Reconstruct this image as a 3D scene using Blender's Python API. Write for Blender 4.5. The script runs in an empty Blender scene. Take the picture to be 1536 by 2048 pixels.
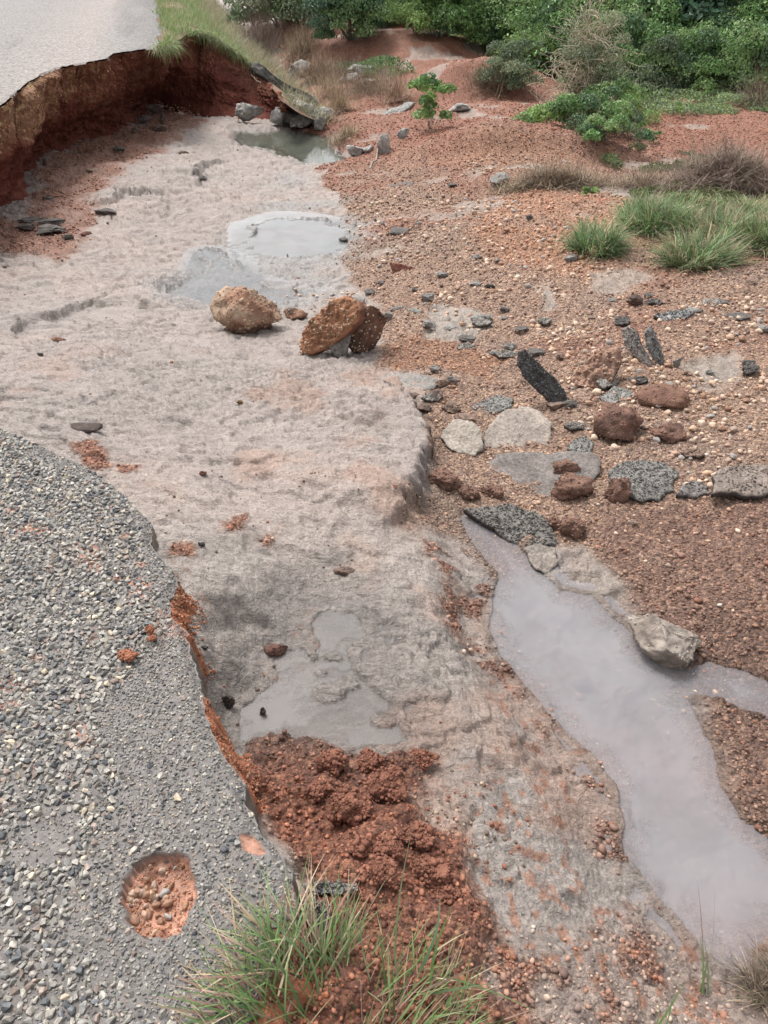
import bpy, math, random
import numpy as np
from mathutils import Vector, Matrix, noise as mnoise
sc = bpy.context.scene
COL = sc.collection
R = math.radians
# ------------------------------------------------------------------ camera, sky, sun, exposure
PITCH, CH, FPX = R(37.0), 1.5, 1540.0
cam_d = bpy.data.cameras.new('camera'); cam = bpy.data.objects.new('camera', cam_d); COL.objects.link(cam)
cam.location = (0, 0, CH); cam.rotation_euler = (R(90) - PITCH, 0, 0)
cam_d.sensor_fit = 'VERTICAL'; cam_d.sensor_height = 36; cam_d.lens = FPX / 2048 * 36
cam_d.clip_start = 0.05; cam_d.clip_end = 2000
sc.camera = cam
SUN_EL, SUN_AZ = R(58), R(-35)          # high sun veiled by cloud, behind the bushes to the left
w = bpy.data.worlds.new('World'); sc.world = w; w.use_nodes = True
nt = w.node_tree; nt.nodes.clear()
sky = nt.nodes.new('ShaderNodeTexSky'); sky.sky_type = 'NISHITA'; sky.sun_disc = False
sky.sun_elevation = SUN_EL; sky.sun_rotation = SUN_AZ; sky.air_density = 1.0; sky.dust_density = 4.0; sky.ozone_density = 1.0
hs = nt.nodes.new('ShaderNodeHueSaturation'); hs.inputs['Saturation'].default_value = 0.16
bg = nt.nodes.new('ShaderNodeBackground'); bg.inputs[1].default_value = 0.15
wo = nt.nodes.new('ShaderNodeOutputWorld')
nt.links.new(sky.outputs[0], hs.inputs['Color']); nt.links.new(hs.outputs[0], bg.inputs[0]); nt.links.new(bg.outputs[0], wo.inputs[0])
sd_ = bpy.data.lights.new('sun', 'SUN'); sd_.energy = 1.5; sd_.angle = R(14); sd_.color = (1.0, 0.97, 0.93)
sun = bpy.data.objects.new('sun', sd_); COL.objects.link(sun)
sdir = Vector((math.sin(SUN_AZ) * math.cos(SUN_EL), math.cos(SUN_AZ) * math.cos(SUN_EL), math.sin(SUN_EL)))
sun.rotation_euler = sdir.to_track_quat('Z', 'Y').to_euler()
sc.view_settings.view_transform = 'Standard'; sc.view_settings.look = 'None'
sc.view_settings.exposure = 0.8; sc.view_settings.gamma = 1.0

rng = np.random.default_rng(7); random.seed(7)
# ------------------------------------------------------------------ maths helpers
def ray(px, py):
    a = (px - 768) / FPX; b = (1024 - py) / FPX
    return np.array([a, math.cos(PITCH) + b * math.sin(PITCH), -math.sin(PITCH) + b * math.cos(PITCH)])
def U(px, py, z):
    d = ray(px, py); t = (z - CH) / d[2]
    return d[0] * t, d[1] * t
def _h(ix, iy, s):
    n = (ix.astype(np.int64) * 374761393 + iy.astype(np.int64) * 668265263 + s * 1274126177) & 0xffffffff
    n = ((n ^ (n >> 13)) * 1274126177) & 0xffffffff
    n = ((n ^ (n >> 16)) * 2246822519) & 0xffffffff
    return ((n ^ (n >> 15)) & 0xffff) / 65535.0
def vn(x, y, s=0):
    fx, fy = np.floor(x), np.floor(y); ix, iy = fx.astype(np.int64), fy.astype(np.int64)
    u, v = x - fx, y - fy; u = u * u * u * (u * (u * 6 - 15) + 10); v = v * v * v * (v * (v * 6 - 15) + 10)
    a, b, c, d = _h(ix, iy, s), _h(ix + 1, iy, s), _h(ix, iy + 1, s), _h(ix + 1, iy + 1, s)
    return (a + (b - a) * u + (c - a) * v + (a - b - c + d) * u * v) * 2 - 1
def fbm(x, y, f, o=4, s=0, g=0.5):
    x = np.asarray(x, float) * f; y = np.asarray(y, float) * f; r = 0; a = 1.0; t = 0
    for k in range(o):
        r = r + a * vn(x + 17.3 * k, y - 9.1 * k, s + k); t += a; a *= g; x, y = x * 0.8 * 2 - y * 0.6 * 2, x * 0.6 * 2 + y * 0.8 * 2
    return r / t * 1.6
def ridge(x, y, f, o=3, s=0):
    x = np.asarray(x, float) * f; y = np.asarray(y, float) * f; r = 0; a = 1.0; t = 0
    for k in range(o):
        r = r + a * (1 - np.abs(vn(x, y, s + k)) * 2); t += a; a *= 0.55; x, y = x * 1.6 - y * 1.2, x * 1.2 + y * 1.6
    return r / t
def ss(e0, e1, x):
    t = np.clip((x - e0) / (e1 - e0), 0, 1); return t * t * (3 - 2 * t)
def sdist(P, x, y, closed=True):
    """signed distance: >0 inside a closed polygon; for an open line >0 on its left"""
    P = np.asarray(P, float); n = len(P); best = np.full(x.shape, 1e9); sgn = np.ones(x.shape); ins = np.zeros(x.shape, bool)
    for i in range(n if closed else n - 1):
        a, b = P[i], P[(i + 1) % n]; ex, ey = b - a; wx, wy = x - a[0], y - a[1]
        t = np.clip((wx * ex + wy * ey) / (ex * ex + ey * ey + 1e-12), 0, 1)
        dx, dy = wx - ex * t, wy - ey * t; d = np.sqrt(dx * dx + dy * dy)
        if closed:
            c = ((a[1] > y) != (b[1] > y)) & (x < (b[0] - a[0]) * (y - a[1]) / (b[1] - a[1] + 1e-12) + a[0]); ins ^= c
            best = np.minimum(best, d)
        else:
            m = d < best; best = np.where(m, d, best); sgn = np.where(m, np.sign(ex * wy - ey * wx), sgn)
    return np.where(ins, best, -best) if closed else best * sgn
def pline(P, x, y):
    """signed distance to an open line and the distance of the foot point from the nearer end of the line"""
    P = np.asarray(P, float); best = np.full(x.shape, 1e9); sg = np.ones(x.shape); ar = np.zeros(x.shape); acc = 0.0
    for i in range(len(P) - 1):
        a, b = P[i], P[i + 1]; ex, ey = b - a; L = math.hypot(ex, ey); wx, wy = x - a[0], y - a[1]; t = np.clip((wx * ex + wy * ey) / (L * L + 1e-12), 0, 1)
        d = np.hypot(wx - ex * t, wy - ey * t); m = d < best; best = np.where(m, d, best); sg = np.where(m, np.sign(ex * wy - ey * wx), sg); ar = np.where(m, acc + t * L, ar); acc += L
    return best * sg, np.minimum(ar, acc - ar) / acc
def sdist_box(P, x, y, pad):
    P = np.asarray(P); lo, hi = P.min(0) - pad, P.max(0) + pad
    m = (x > lo[0]) & (x < hi[0]) & (y > lo[1]) & (y < hi[1]); r = np.full(x.shape, -9.0)
    if m.any(): r[m] = sdist(P, x[m], y[m])
    return r
# ------------------------------------------------------------------ ground heights
CP = [(-500,860,-.1),(-500,1300,-.1),(-400,2000,-.1),(0,1200,-.09),(150,1100,-.09),(100,1700,-.09),(300,1500,-.09),(250,2048,-.1),(400,1800,-.09),
(0,870,-.06),(0,840,-.08),(150,905,-.065),(290,1000,-.06),(325,1080,-.05),(385,1200,-.06),(425,1320,-.075),(465,1420,-.11),(520,1500,-.15),(560,1620,-.17),(630,1720,-.17),(650,1850,-.15),(600,2000,-.12),(400,2400,-.1),
(-500,760,-.3),(200,780,-.28),(0,640,-.72),(0,730,-.42),(300,700,-.5),(500,800,-.36),(500,900,-.26),(500,1000,-.19),(800,800,-.42),(800,900,-.34),(800,1000,-.29),(700,1100,-.24),(700,1200,-.24),(500,1200,-.14),(560,1300,-.2),(850,1150,-.29),(900,1200,-.31),
(660,1250,-.27),(680,1350,-.27),(600,1450,-.26),(780,1350,-.25),(850,1500,-.23),(950,1400,-.29),(1000,1600,-.27),(900,1700,-.21),(1100,1800,-.29),(1200,2000,-.27),(900,1950,-.17),(1000,2200,-.2),(1400,2100,-.34),(1700,2048,-.36),
(920,1035,-.44),(975,1230,-.44),(1060,1380,-.44),(1240,1650,-.44),(1390,1880,-.44),(1180,1195,-.44),(1290,1310,-.44),(1440,1560,-.44),
(1300,1150,-.41),(1536,1200,-.38),(1700,1500,-.38),(1450,1500,-.42),(1400,1000,-.41),(1100,980,-.45),(1536,800,-.40),(1800,700,-.40),(1200,750,-.48),(1300,700,-.46),(900,850,-.47),(880,900,-.44),(900,700,-.58),(900,550,-.74),(1200,550,-.54),(1500,560,-.46),(1800,500,-.4),(1400,450,-.56),(1100,420,-.62),(800,450,-.88),(700,350,-1.12),(850,300,-.98),(1000,270,-.82),(950,340,-.85),(1100,310,-.8),(1180,325,-.88),
(1350,380,-.7),(1600,400,-.6),(1300,300,-1.05),(1450,260,-1.1),(1520,310,-1.02),(1900,300,-1.0),(1150,225,-1.1),(1400,200,-1.2),(1536,150,-1.3),(1900,150,-1.3),
(-500,560,-.9),(0,520,-.98),(0,440,-1.08),(100,430,-1.1),(200,350,-1.15),(350,230,-1.2),(300,400,-1.06),(300,560,-.84),(450,400,-1.12),(450,260,-1.22),(520,250,-1.28),(560,330,-1.25),(600,300,-1.38),(620,240,-1.3),(600,480,-1.06),(480,560,-.92),(420,640,-.74),(600,700,-.62),(650,600,-.82),(760,660,-.62),(750,740,-.52),
(700,250,-1.15),(800,230,-1.12),(720,180,-1.25),(640,150,-1.3),(850,190,-1.25),(1000,200,-1.15),(950,225,-.98),(620,90,-1.3),(800,70,-1.3),(1100,60,-1.35),(700,30,-1.35)]
def tcoord(x, y):
    yy = y + 1.2; return np.arctan2(x, np.maximum(yy, .05)) * 1.0, np.log(np.sqrt(x * x + np.maximum(yy, .05) ** 2))
_c = np.array([(*U(a, b, z), z) for a, b, z in CP]); _cu, _cv = tcoord(_c[:, 0], _c[:, 1])
def _phi(r2): return np.sqrt(r2 + 0.0025)
_A = _phi((_cu[:, None] - _cu[None]) ** 2 + (_cv[:, None] - _cv[None]) ** 2); n_ = len(_c)
_M = np.zeros((n_ + 1, n_ + 1)); _M[:n_, :n_] = _A - np.eye(n_) * 0.004; _M[n_, :n_] = 1; _M[:n_, n_] = 1
_W = np.linalg.solve(_M, np.append(_c[:, 2], 0))
def base_z(x, y):
    u, v = tcoord(x, y); r = np.full(np.shape(x), _W[n_]); 
    for i in range(n_): r = r + _W[i] * _phi((u - _cu[i]) ** 2 + (v - _cv[i]) ** 2)
    far = ss(26, 34, np.sqrt(x * x + y * y)); return r * (1 - far) - 1.32 * far
MOUNDS = []   # (x, y, rx, ry, h)
for (px, py, z, rx, ry, h) in [(800,118,-1.2,2.6,1.5,.75),(955,178,-1.2,1.5,1.1,.6),(600,78,-1.25,2.0,1.5,.6),(870,145,-1.2,2.0,1.2,.3),(1060,298,-.9,1.4,.5,.20),(1150,450,-.6,1.3,.8,.10),(950,300,-.9,.8,.5,.10)]:
    x, y = U(px, py, z); MOUNDS.append((x, y, rx, ry, h))
def smooth_z(x, y):
    z = base_z(x, y)
    for (mx, my, rx, ry, h) in MOUNDS:
        q = ((x - mx) / rx) ** 2 + ((y - my) / ry) ** 2; z = z + h * np.exp(-q * q * 0.7 - q * .3)
    return z
def hit(px, py, f):
    d = ray(px, py); t = np.exp(np.linspace(math.log(.8), math.log(80), 1500)); x, y = d[0] * t, d[1] * t
    g = (CH + d[2] * t) - f(x, y); i = int(np.argmax(g < 0)) if (g < 0).any() else len(t) - 1
    i = max(i, 1); a = g[i - 1] / (g[i - 1] - g[i] + 1e-9); tt = t[i - 1] + (t[i] - t[i - 1]) * min(max(a, 0), 1)
    return d[0] * tt, d[1] * tt
def PW(pts, f=None): return np.array([hit(a, b, f or smooth_z) for a, b in pts])
# water levels
POOL_Z, PUD_Z, UP_Z, UP2_Z, FAR_Z = -0.445, -0.262, -1.03, -0.90, -1.36
pool = PW([(918,1030),(950,1090),(1000,1150),(985,1200),(975,1245),(995,1300),(1060,1380),(1110,1440),(1165,1500),(1225,1570),(1245,1640),(1250,1710),(1310,1780),(1370,1850),(1400,1900),(1450,1935),(1500,1950),(1500,1890),(1545,1850),(1640,1800),(1600,1700),(1536,1680),(1480,1640),(1445,1570),(1430,1500),(1395,1440),(1385,1395),(1440,1400),(1560,1445),(1650,1470),(1650,1400),(1536,1362),(1420,1318),(1360,1335),(1290,1305),(1260,1270),(1215,1235),(1180,1195),(1115,1185),(1070,1130),(1040,1090),(985,1050),(950,1028)], lambda x, y: x * 0 + POOL_Z)
puddle = PW([(640,1225),(710,1225),(740,1270),(700,1310),(730,1350),(790,1400),(800,1450),(830,1490),(760,1500),(690,1500),(640,1478),(540,1462),(490,1470),(500,1420),(560,1360),(550,1320),(600,1300),(628,1330),(640,1290),(628,1250)], lambda x, y: x * 0 + PUD_Z)
up1 = PW([(495,452),(560,432),(640,440),(685,458),(700,480),(670,512),(600,520),(530,508),(500,490)], lambda x, y: x * 0 + UP_Z)
up2 = PW([(415,505),(470,525),(470,555),(540,575),(600,590),(560,600),(480,590),(410,610),(350,600),(340,580),(400,550)], lambda x, y: x * 0 + UP2_Z)
farp = PW([(470,262),(520,268),(580,262),(650,278),(668,296),(690,322),(650,336),(610,334),(580,318),(540,300),(500,290)], lambda x, y: x * 0 + FAR_Z)
ISL = [(*U(655, 1388, PUD_Z), .038), (*U(690, 1370, PUD_Z), .02), (*U(770, 1440, PUD_Z), .022), (*U(665, 1315, PUD_Z), .016), (*U(720, 1300, PUD_Z), .03), (*U(640, 1345, PUD_Z), .014)]
POOLS = [(pool, POOL_Z, .05, .22, .012), (puddle, PUD_Z, .012, .25, .006), (up1, UP_Z, .03, .16, .02), (up2, UP2_Z, .006, .14, .01), (farp, FAR_Z, .12, .3, .02)]
LEDGES = [  # pixel line (high ground on its left going along), height, fade, sharp
 ([(765,1080),(800,1032),(845,975),(862,900),(850,860),(830,815),(790,780),(745,755)], .075, .5, .035),
 ([(0,678),(45,648),(110,640),(175,606),(215,612),(265,608),(335,628)], .05, .35, .03),
 ([(395,372),(398,345),(430,328),(470,322)], .09, .5, .03),
 ([(160,428),(230,398),(240,385),(290,392),(332,402)], .07, .5, .03),
 ([(700,780),(640,830),(560,880)], .012, .3, .02),
 ([(170,905),(230,920),(310,918)], .03, .15, .01)]
LEDW = [(PW(p), h, fd, sh) for p, h, fd, sh in LEDGES]
CRACKS = [([(612,1130),(618,1210),(612,1260),(620,1330),(608,1390)], .012, .012), ([(620,1000),(640,1060),(610,1100)], .006, .006),
 ([(620,840),(635,870),(632,900)], .008, .012), ([(960,1440),(962,1500),(955,1560)], .005, .008), ([(860,1300),(900,1360),(960,1440)], .005, .008),
 ([(1020,1300),(1050,1350),(1060,1380)], .005, .006), ([(740,1560),(800,1500)], .01, .01), ([(480,860),(400,900),(330,960)], .01, .008), ([(810,700),(790,760)], .01, .01),
 ([(470,505),(490,540),(480,560)], .02, .04), ([(480,690),(600,720)], .01, .008), ([(940,1600),(930,1700),(955,1790)], .01, .015),
 ([(60,860),(150,850),(215,880)], .012, .02), ([(270,720),(350,690),(440,700)], .012, .008)]
CRW = [(PW(p), wd, dp) for p, wd, dp in CRACKS]
# substances on the ground
gravel_r = PW([(640,345),(700,420),(705,455),(680,520),(725,585),(770,650),(760,728),(870,755),(845,810),(868,900),(852,985),(800,1050),(870,1045),(925,1060),(960,1100),(990,1160),(1110,1100),(1160,1190),(1250,1180),(1300,1290),(1370,1330),(1400,1420),(1450,1600),(1536,1720),(1900,1900),(1900,60),(1000,20),(560,20),(560,150),(560,235),(640,275),(690,300)])
g_left = PW([(60,440),(75,330),(150,285),(270,240),(290,205),(370,205),(395,235),(330,290),(260,330),(215,370),(170,400),(190,440),(170,480),(120,520),(0,500),(-300,600),(-300,420)])
heap = PW([(470,1490),(520,1458),(600,1470),(660,1500),(700,1515),(760,1495),(850,1480),(885,1510),(850,1560),(820,1610),(850,1660),(915,1680),(930,1760),(980,1850),(960,1960),(1150,2100),(1000,2300),(450,2300),(560,1950),(600,1850),(600,1760),(530,1670),(490,1580)])
shore1 = PW([(850,1075),(920,1090),(970,1150),(985,1190),(960,1240),(990,1290),(1060,1380),(1010,1340),(900,1290),(850,1230),(900,1180),(860,1130)])
shore2 = PW([(1040,1370),(1100,1430),(1170,1500),(1230,1580),(1250,1700),(1330,1790),(1390,1890),(1330,1870),(1230,1760),(1190,1680),(1200,1620),(1130,1560),(1090,1500)])
botg = PW([(900,1880),(1010,1870),(1130,1900),(1260,1830),(1380,1900),(1536,1960),(1800,2000),(1800,2400),(800,2400)])
silt1 = PW([(840,640),(880,612),(950,620),(970,655),(930,680),(860,672)])
silt2 = PW([(1075,565),(1110,560),(1125,610),(1090,620)])
silt3 = PW([(1380,730),(1480,690),(1500,740),(1440,790),(1390,780)])
silt4 = PW([(1040,1090),(1090,1080),(1190,1090),(1240,1170),(1300,1290),(1240,1270),(1170,1190),(1110,1160),(1060,1130)])
silt5 = PW([(1375,1345),(1400,1380),(1400,1440),(1450,1560),(1425,1530),(1370,1420)])
dark_r = PW([(1150,1040),(1536,980),(1800,1000),(1800,1800),(1536,1700),(1440,1560),(1380,1380),(1290,1280),(1200,1150)])
pale_r = PW([(1000,380),(1250,390),(1270,480),(1180,560),(1000,520),(930,460)])
sandpatch = PW([(770,690),(850,670),(930,690),(1010,720),(980,760),(880,740),(790,735)])
wetch = PW([(570,330),(650,370),(705,440),(700,520),(650,600),(560,610),(430,625),(330,600),(380,530),(470,480),(500,430)])
wetlow = PW([(620,1160),(740,1180),(800,1330),(840,1500),(720,1540),(560,1480),(450,1480),(430,1400),(520,1340),(600,1250)])
redfar = PW([(830,330),(1000,250),(1090,260),(1180,320),(1100,350),(1000,345)])
PATCH = [PW(p) for p in ([(445,1048),(490,1030),(480,1055),(450,1060)], [(520,1085),(560,1045),(570,1055),(535,1095)], [(350,1100),(375,1090),(380,1105)], [(140,880),(190,880),(225,930),(185,940)], [(230,925),(290,930),(240,942)])]
MUD = np.array([.345, .292, .262]); MUDW = np.array([.27, .245, .22]); GRED = np.array([.285, .148, .105]); GPALE = np.array([.37, .215, .145])
GTAN = np.array([.31, .215, .165]); GDARK = np.array([.20, .122, .095]); SOIL = np.array([.225, .10, .066]); SILT = np.array([.33, .28, .24])
def ground_all(x, y, full=True):
    x = np.asarray(x, float); y = np.asarray(y, float)
    sz = smooth_z(x, y); z = sz.copy(); dist = np.sqrt(x * x + y * y); sc_ = np.clip(dist / 4, .6, 4)
    wp = fbm(x, y, 3.0, 4, 5) * .055 * sc_ + fbm(x, y, 18, 3, 9) * .018
    M = lambda P, soft=.03, pad=1.5: ss(-soft, soft, sdist_box(P, x, y, pad) + wp)
    gr = ss(-.05, .05, sdist_box(gravel_r, x, y, 4.0) + wp); gl = M(g_left, .1); hp = M(heap, .03, .6); s1 = M(shore1, .03, .6); s2 = M(shore2, .03, .6) ; bt = M(botg, .06, .8)
    spk = ss(.0, .5, fbm(x, y, 9, 3, 31)); s1 = s1 * spk; s2 = s2 * ss(-.3, .3, fbm(x, y, 9, 3, 33)); bt = bt * (.35 + .65 * spk)
    silt = np.maximum.reduce([M(silt1, .03, .5), M(silt2, .03, .4), M(silt3, .05, .5), M(silt4, .03, .5), M(silt5, .03, .4), ss(.45, .75, fbm(x, y, 1.1, 4, 41)) * .8 * (dist > 5)])
    pt = np.zeros(x.shape)
    for P in PATCH: pt = np.maximum(pt, M(P, .02, .3))
    grav = np.clip(np.maximum.reduce([gr * (1 - silt), gl * ss(-.5, .1, fbm(x, y, 4, 3, 8)), s1, s2, bt, hp, pt]), 0, 1)
    col = np.empty(x.shape + (3,)); col[:] = MUD
    def mix(c, m): 
        nonlocal col
        m = np.asarray(m)[..., None]; col = col * (1 - m) + c * m
    lv = fbm(x, y, .8, 4, 51)
    mix(MUD * .86, ss(.0, .6, lv) * .6); mix(np.array([.40,.315,.27]), ss(.1, .7, fbm(x, y, 1.3, 3, 55)) * .5)
    mix(np.array([.36,.33,.29]), ss(900, 1100, 1000 + x * 0) * ss(2.6, 1.9, dist) * .55)
    mix(np.array([.37,.235,.175]), ss(.15, .6, fbm(x, y, 2.3, 4, 57)) * ss(5.5, 3.5, dist) * .55)
    mix(GTAN, gr); mix(GRED, gr * ss(-.2, .5, fbm(x, y, 1.0, 4, 61)) * .8); mix(GPALE, M(pale_r, .25, 1.5)); mix(GDARK, M(dark_r, .12, .8) * .85)
    mix(np.array([.27,.2,.165]), gr * ss(.1, .55, fbm(x * .8 + y * .5, y * .6, 1.6, 4, 63)) * ss(9, 6, dist) * .6); mix(GRED * np.array([1.02,.86,.8]), ss(9.5, 13, dist) * gr * .8); mix(GPALE * .9, M(redfar, .2, 1.0) * .7); mix(GPALE * .8, M(sandpatch, .05, .6))
    mix(np.array([.26,.13,.09]), gl * .85); mix(SOIL, hp); mix(GRED * .8, s1 * .9); mix(GDARK * 1.3, s2 * .9); mix(GRED * .75, bt * .85); mix(SILT, silt * gr * .85); mix(GRED * .9, pt)
    # red smears of laterite on the lower mud
    low = ss(2.3, 1.5, dist) * (1 - gr) * (1 - hp); mix(np.array([.33, .16, .10]), low * ss(.35, .6, fbm(x, y, 38, 3, 71)) * ss(.0, .5, fbm(x, y, 5, 3, 72)) * .75)
    wet = np.clip(.25 + .3 * ss(0, .6, lv), 0, 1)
    wet = wet * (1 - grav * .6)
    wc = M(wetch, .25, 1.5) * ss(-.5, .2, fbm(x, y, 2.2, 3, 191)); wet = np.maximum(wet, wc * .95); mix(np.array([.255, .235, .22]), wc * .7); wc2 = M(wetlow, .12, .8); wet = np.maximum(wet, wc2 * .8); mix(np.array([.25, .215, .19]), wc2 * .35)
    for P, zl, dp, pad, sl in POOLS:
        s = sdist_box(P, x, y, pad * 2.5) + wp * (.35 if P is pool else .6) + (fbm(x * .5, y, 2.2, 4, 173, .6) * .12 if -1.2 < zl < -.6 else 0)
        if P is puddle:
            for ix_, iy_, ir_ in ISL: s = np.minimum(s, np.hypot((x - ix_) * .8, y - iy_) - ir_ + wp * .4)
        near = ss(-pad * 1.2, 0, s)
        if -1.2 < zl < -.6: near = near * (s > 0) + near * (s <= 0) * ss(-.2, .5, fbm(x * .5, y, 3.5, 3, 174)) * .6
        inside = zl - dp * ss(0, pad * .8, s) - .003
        outside = zl + .004 + np.maximum(-s, 0) * (.10)
        t = ss(-pad, -pad * .1, s)
        z = np.where(s > 0, inside, z * (1 - t) + np.maximum(outside, np.minimum(z, zl + .2)) * t * 1.0 if False else np.where(s > -pad, z * (1 - t) + outside * t, z))
        m = near * (.75 if P is not pool else .35); wet = np.maximum(wet, near * .95); m = m + .55 * np.exp(-((s + .012) / .022) ** 2) * (P is pool); col = col * (1 - np.clip(m, 0, 1.6)[..., None] * .38)
        if P is up2 or P is up1:
            n2 = ss(-pad * 3, 0, s) * .5; mix(np.array([.30, .30, .30]), n2)
    for P, h, fd, shp in LEDW:
        lo, hi = P.min(0) - fd * 3, P.max(0) + fd * 3; m = (x > lo[0]) & (x < hi[0]) & (y > lo[1]) & (y < hi[1])
        if not m.any(): continue
        d, en = pline(P, x[m], y[m]); dd = d + wp[m] * .6 + fbm(x[m], y[m], 22, 4, 181, .65) * .03 * sc_[m]; e = ss(0, .16, en) * ss(-.75, -.2, fbm(x[m], y[m], 2.5, 2, 182))
        z[m] += h * ss(-shp, shp, dd) * np.exp(-np.maximum(dd, 0) / fd) * e - h * .35 * np.exp(-(dd / (shp * 2.5)) ** 2) * e * (dd < 0)
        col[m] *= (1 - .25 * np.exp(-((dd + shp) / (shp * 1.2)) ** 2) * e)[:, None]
    for P, wd, dp in CRW:
        lo, hi = P.min(0) - .1, P.max(0) + .1; m = (x > lo[0]) & (x < hi[0]) & (y > lo[1]) & (y < hi[1])
        if not m.any(): continue
        d, en = pline(P, x[m], y[m]); d = d + fbm(x[m], y[m], 9, 4, 77, .65) * .022; e = ss(0, .1, en) * ss(-.5, .1, fbm(x[m], y[m], 5, 2, 78)); z[m] -= dp * .8 * e * np.exp(-(d / wd / .7) ** 2)
    if full:
        mud = (1 - grav); nf = .45 + .55 * ss(6.5, 3.0, dist)
        inw = np.zeros(x.shape)
        z = z + fbm(x, y, 1.7, 3, 91) * .014 * sc_ * (1 - ss(-.3, .1, -np.abs(z - POOL_Z) * 8) * 0)
        # creased, scoured clay: stretched across the flow, plus small pits
        r1 = ridge(x * .55 + wp, y + wp * 2, 11, 3, 101); r2 = fbm(x * .6, y, 30, 3, 111); r3 = ridge(x * .7 + fbm(x, y, 6, 2, 3) * .12, y, 26, 2, 120)
        amp = ss(-.6, .6, fbm(x, y, 1.1, 3, 130)) * .7 + .5
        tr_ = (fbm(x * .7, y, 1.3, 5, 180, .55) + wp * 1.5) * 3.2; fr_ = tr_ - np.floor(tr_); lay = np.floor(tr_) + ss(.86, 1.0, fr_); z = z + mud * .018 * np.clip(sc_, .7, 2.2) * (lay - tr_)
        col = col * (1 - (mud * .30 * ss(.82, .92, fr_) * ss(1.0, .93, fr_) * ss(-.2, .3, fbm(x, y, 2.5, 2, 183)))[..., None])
        r4 = 1 - np.abs(fbm(x * .6 + wp * 2, y + wp, 16, 4, 118, .7)) * 2.2
        z = z + mud * amp * (.007 * r1 + nf * .009 * r2 + .007 * np.minimum(r3, .35) - .009 * nf * ss(.45, 1.0, r4) + nf * .0065 * fbm(x * .5 + r2 * .01, y + r1 * .01, 62, 3, 119, .6)) * np.clip(sc_, .8, 1.5)
        ck = ss(.93, 1.0, 1 - np.abs(fbm(x * .8 + wp, y, 2.6, 5, 185, .6))) * ss(-.1, .3, fbm(x, y, 1.1, 2, 186)); z = z - mud * .014 * ck
        z = z - mud * .012 * ss(.62, .8, fbm(x, y, 7, 2, 140))
        z = z + grav * (fbm(x, y, 8, 3, 151) * .010 + fbm(x, y, 45, 2, 152) * .006 * np.clip(sc_, .8, 1.5))
        z = z + hp * (fbm(x, y, 6, 4, 160) * .03 + ridge(x, y, 16, 3, 161) * .012 + .015)
        for P, zl, dp, pad, sl in POOLS:      # keep relief from breaking the pool outlines
            s = sdist_box(P, x, y, pad) + wp * (.35 if P is pool else .6) + (fbm(x * .5, y, 2.2, 4, 173, .6) * .12 if -1.2 < zl < -.6 else 0)
            if P is puddle:
                for ix_, iy_, ir_ in ISL: s = np.minimum(s, np.hypot((x - ix_) * .8, y - iy_) - ir_ + wp * .4)
            up_ = zl < -.6 and zl > -1.2; isl = .05 * ss(.3, .55, fbm(x * .45, y, 2.6, 4, 171)) if up_ else 0.0
            z = np.where(s > .004, np.minimum(z, zl - .004 + isl), z)
            z = np.where((s <= .0) & (s > -.95 * pad), np.maximum(z, zl + ((.012 + .045 * fbm(x * .5, y, 5, 4, 172, .6)) if up_ else (.002 + .006 * np.abs(fbm(x, y, 28, 2, 170)))) - 1.6 * np.maximum(-s - .03, 0) - 9 * np.maximum(-s - .7 * pad, 0)), z)
    return z, col, grav, wet, gr, hp
def gz(x, y):
    r = ground_all(np.array([float(x)]), np.array([float(y)])); return float(r[0][0])
def GZ(x, y): return ground_all(x, y)[0]
# ------------------------------------------------------------------ road mass height (embankment)
def xr(y): return -0.16 - .248 * (y - .7)
def mass_z(x, y):
    d = x - xr(y); return -1.27 * ss(.4, 3.0, d) - .35 * ss(2.5, 3.6, d)
# ------------------------------------------------------------------ mesh helpers
def mk(name, V, F, mat, col=None, attrs=None, smooth=True, parent=None):
    me = bpy.data.meshes.new(name); V = np.asarray(V, np.float32)
    if isinstance(F, list): groups = F
    else: groups = [F]
    groups = [np.asarray(g, np.int32) for g in groups if len(g)]
    nl = sum(g.size for g in groups); nf = sum(len(g) for g in groups)
    me.vertices.add(len(V)); me.vertices.foreach_set('co', V.ravel())
    me.loops.add(nl); me.loops.foreach_set('vertex_index', np.concatenate([g.ravel() for g in groups]))
    tot = np.concatenate([np.full(len(g), g.shape[1], np.int32) for g in groups]); st = np.concatenate([[0], np.cumsum(tot)[:-1]]).astype(np.int32)
    me.polygons.add(nf); me.polygons.foreach_set('loop_start', st); me.polygons.foreach_set('loop_total', tot)
    me.polygons.foreach_set('use_smooth', np.full(nf, bool(smooth)) if np.isscalar(smooth) else smooth)
    if col is not None:
        a = me.color_attributes.new('Col', 'FLOAT_COLOR', 'POINT'); c4 = np.ones((len(V), 4), np.float32); c4[:, :3] = np.clip(col, 0, 1); a.data.foreach_set('color', c4.ravel())
    for k, v in (attrs or {}).items():
        a = me.attributes.new(k, 'FLOAT', 'POINT'); a.data.foreach_set('value', np.asarray(v, np.float32))
    me.update(calc_edges=True); me.validate()
    me.materials.append(mat)
    o = bpy.data.objects.new(name, me); COL.objects.link(o)
    if parent: o.parent = parent
    return o
def tag(o, label=None, cat=None, group=None, kind=None):
    if label: o['label'] = label
    if cat: o['category'] = cat
    if group: o['group'] = group
    if kind: o['kind'] = kind
    return o
def empty(name, loc, label, cat, group=None, rz=0):
    o = bpy.data.objects.new(name, None); COL.objects.link(o); o.location = loc; o.rotation_euler = (0, 0, rz); o.empty_display_size = .1
    return tag(o, label, cat, group)
def gridF(nu, nv, off=0):
    i = np.arange(nu - 1)[:, None] * nv + np.arange(nv - 1)[None]; i = i.ravel() + off
    return np.stack([i, i + nv, i + nv + 1, i + 1], 1)
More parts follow.
